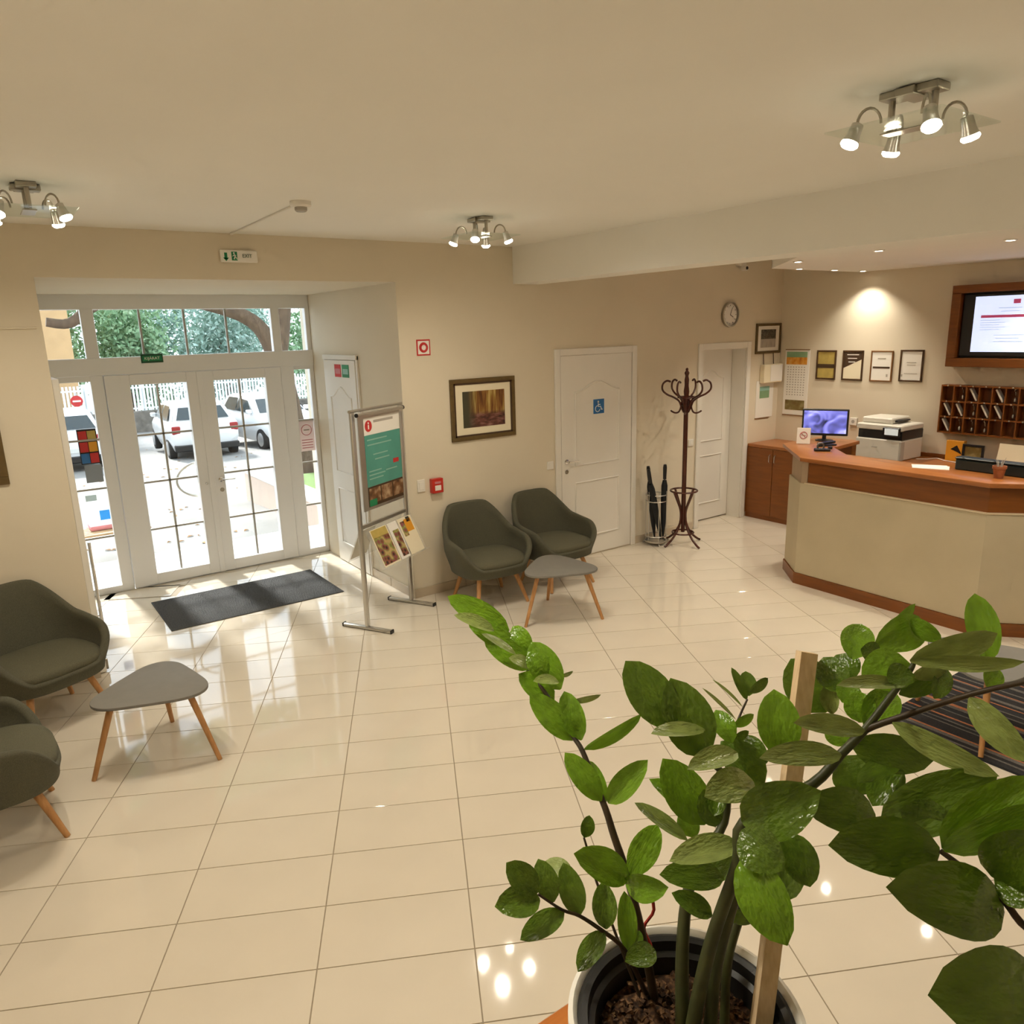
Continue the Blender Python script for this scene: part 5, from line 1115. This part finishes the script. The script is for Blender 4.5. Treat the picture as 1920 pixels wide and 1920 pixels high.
# wall with white picket fence
FY = 27.0; zb_ = gz(FY)
struct(MB().box(-8, 30, FY - .15, FY + .25, zb_ - .3, zb_ + .82, .02).build('wall_yard', 'stone_wall'), 'low dark stone wall at the back of the car park', 'wall')
fn = thing('picket_fence', 'white picket fence on the low stone wall behind the cars', 'fence', (0, FY, zb_ + .82))
for z in (.12, .92): MB().box(-6, 22, -.02, .02, z - .03, z + .03).build('rail', 'fence_white', fn)
pk = MB().box(-.038, .038, -.036, -.021, .02, 1.10, .004).mesh('picket', 'fence_white')
for k in range(130): obj('picket', pk, fn, (1.2 + k * .125, 0, 0))
pst = MB().box(-.06, .06, -.05, .05, 0, 1.15, .008).mesh('post', 'fence_white')
for k in range(9): obj('post', pst, fn, (1.14 + k * 2.0, .08, 0))
# trees
def crown(cx, cy, cz, rx, ry, rz, n, s, seed):
    random.seed(seed); b = MB()
    cl = [(random.gauss(0, .45), random.gauss(0, .45), random.gauss(0, .45)) for _ in range(40)]
    for k in range(n):
        c = random.choice(cl); p = [max(-1., min(1., c[i] + random.gauss(0, .2))) for i in range(3)]
        x, y, z = cx + p[0] * rx, cy + p[1] * ry, cz + p[2] * rz; q = random.uniform(.6, 1.3) * s
        u = Vector((random.uniform(-1, 1), random.uniform(-1, 1), random.uniform(-1, 1))).normalized(); v = u.cross(Vector((random.uniform(-1, 1), random.uniform(-1, 1), random.uniform(-1, 1)))).normalized()
        P_ = Vector((x, y, z)); b.poly([P_ - u * q, P_ + v * q * .5, P_ + u * q, P_ - v * q * .5])
    return b
TREES = [((5.6, 33), 5.6, 0, 'foliage_b', 'leafy green tree behind the fence beside the orange house'), ((10.1, 33.4), 5.8, 0, 'foliage_a', 'blue green tree behind the fence in the middle of the transom'), ((14.6, 33), 5.6, 0, 'foliage_b', 'bright green tree behind the right end of the fence'), ((3.1, 40), 6.4, 0, 'foliage_b', 'tall green tree rising behind the orange house'), ((7.75, 39.5), 6.6, 0, 'foliage_a', 'tall pale tree far behind, left of the transom middle'), ((12.3, 39.5), 6.6, 0, 'foliage_a', 'tall pale blue green tree far behind the right leaf')]
for k, ((x, y), h, r, m_, lab) in enumerate(TREES):
    z0 = gz(y); t = thing('tree', lab, 'tree', (x, y, z0), 0, 'trees behind the picket fence')
    MB().tube([(0, 0, -.2), (.1, 0, h * .3), (-.1, .1, h * .62)], [.22, .17, .08], 8).build('trunk', 'bark', t, 60)
    crown(0, 0, h * .58, 2.05, 2.1, h * .55, 6500, .13, 20 + k).build('crown', m_, t)
# near tree leaning over the entrance
t = thing('leaning_tree', 'old brown tree leaning over the right side of the entrance', 'tree', (4.42, 7.8, gz(7.8)))
MB().tube(smooth_path([(.16, 0, -.1), (.10, 0, .25), (.0, 0, .8), (-.08, .05, 1.6), (-.14, .05, 2.1), (-.20, .05, 2.40)]), [.40, .36, .33, .31, .29] + [lerp(.28, .17, i / 15) for i in range(16)], 12).build('trunk', 'bark', t, 60)
MB().tube(smooth_path([(-.20, .05, 2.30), (-.27, .05, 2.56), (-.41, .05, 2.82), (-.62, .05, 3.0), (-.95, .05, 3.14), (-1.5, .1, 3.30), (-2.2, .1, 3.52), (-2.9, .1, 3.24), (-3.3, .1, 2.96), (-3.62, .1, 2.98)]), [lerp(.15, .07, i / 36) for i in range(37)], 10).build('limb', 'bark', t, 60)
MB().tube(smooth_path([(-.16, .05, 2.25), (-.06, .05, 2.62), (.02, .08, 2.95), (.12, .1, 3.5), (.3, .2, 4.6), (.2, .3, 6.2)]), [lerp(.16, .09, i / 20) for i in range(21)], 10).build('limb', 'bark', t, 60)
MB().tube(smooth_path([(-1.5, .1, 3.30), (-1.7, .3, 4.3), (-1.6, .6, 6.3)]), [lerp(.09, .05, i / 8) for i in range(9)], 8).build('limb', 'bark', t, 60)
random.seed(77); b = MB()
for k in range(9000):
    while True:
        p = Vector((random.uniform(-1, 1), random.uniform(-1, 1), random.uniform(-1, 1)))
        if p.length < 1: break
    P_ = Vector((-1.4 + p.x * 6.5, .9 + p.y * 2.6, 7.1 + p.z * 1.5 + .35 * p.y)); q = random.uniform(.10, .20)
    u = Vector((random.uniform(-1, 1), random.uniform(-1, 1), random.uniform(-.5, .5))).normalized(); v = u.cross(Vector((random.uniform(-1, 1), random.uniform(-1, 1), random.uniform(-1, 1)))).normalized()
    b.poly([P_ - u * q, P_ + v * q * .6, P_ + u * q, P_ - v * q * .6])
b.build('crown', 'foliage_b', t)
rk = MB().lathe([(.0, -.05), (.20, -.05), (.24, .08), (.17, .20), (.0, .25)], 12, cap=False).build('garden_stone', 'stone_grey', None, 60, (5.05, 7.2, gz(7.2))); tag(rk, 'rounded grey stone at the foot of the leaning tree', 'stone')
pw = thing('planter_wall', 'low peach coloured planter wall right of the doorstep', 'planter', (3.15, 3.32, gz(3.3)))
MB().box(0, .25, 0, 3.4, -.2, .32, .015).build('wall_block', 'peach_wall', pw); MB().box(-.03, .28, -.03, 3.42, .3205, .38, .01).build('coping', 'kerb', pw)
gp = MB().box(3.45, 8, 3.4, 6.7, gz(6) - .3, gz(3.5) + .18, .05).build('grass_bed', 'grass'); tag(gp, 'green grass bed behind the planter wall', 'grass', kind='stuff')
hb = thing('orange_house', 'orange plastered house at the far left behind the fence', 'house', (1.8, 29.5, gz(29.5)))
MB().box(-4.2, 1.45, 0, 6, -.5, 7, .02).build('wall', 'house_orange', hb); MB().prism([(-4.6, -.4), (1.6, -.4), (1.6, 6.4), (-4.6, 6.4)], 7.01, 7.4).build('roof', 'stone_wall', hb)
for x in (-3.2, -1.0): w = MB().box(x, x + 1.0, -.06, -.005, 3.4, 4.8, .01).build('window', 'white_pvc', hb); MB().box(x + .1, x + .9, -.08, -.061, 3.5, 4.7).build('pane', 'car_glass', w)
sgn = thing('road_sign', 'round red no entry sign on a post outside at the left', 'road sign', (2.28, 21.0, gz(21)))
MB().tube([(0, 0, 0), (0, 0, 1.75)], .03, 8).build('post', 'hub', sgn); MB().lathe([(.0, -.03), (.17, -.03), (.17, -.01), (.0, -.01)], 24, (0, 0, 1.5), 'Y', cap=False).build('disc', 'red_print', sgn); MB().box(-.11, .11, -.045, -.031, 1.475, 1.525).build('white_bar', 'paper', sgn)
bn = thing('slatted_bench', 'wooden slatted bench with a pink cushion outside the left side light', 'bench', (.62, 3.75, gz(3.75)))
for k in range(5): MB().box(-.55, .55, -.20 + k * .085, -.13 + k * .085, .36, .39, .004).build('slat', 'bench_wood', bn)
for s in (-1, 1):
    for q in (-.17, .17): MB().box(s * .48 - .025, s * .48 + .025, q - .025, q + .025, 0, .359).build('leg', 'bench_wood', bn)
cu_ = MB().box(-.05, .55, -.02, .24, .0, .06, .02, 2).build('seat_cushion', 'pink_print', None, 40, (.62, 3.75, gz(3.75) + .391)); tag(cu_, 'pink cushion on the slatted bench outside', 'cushion')
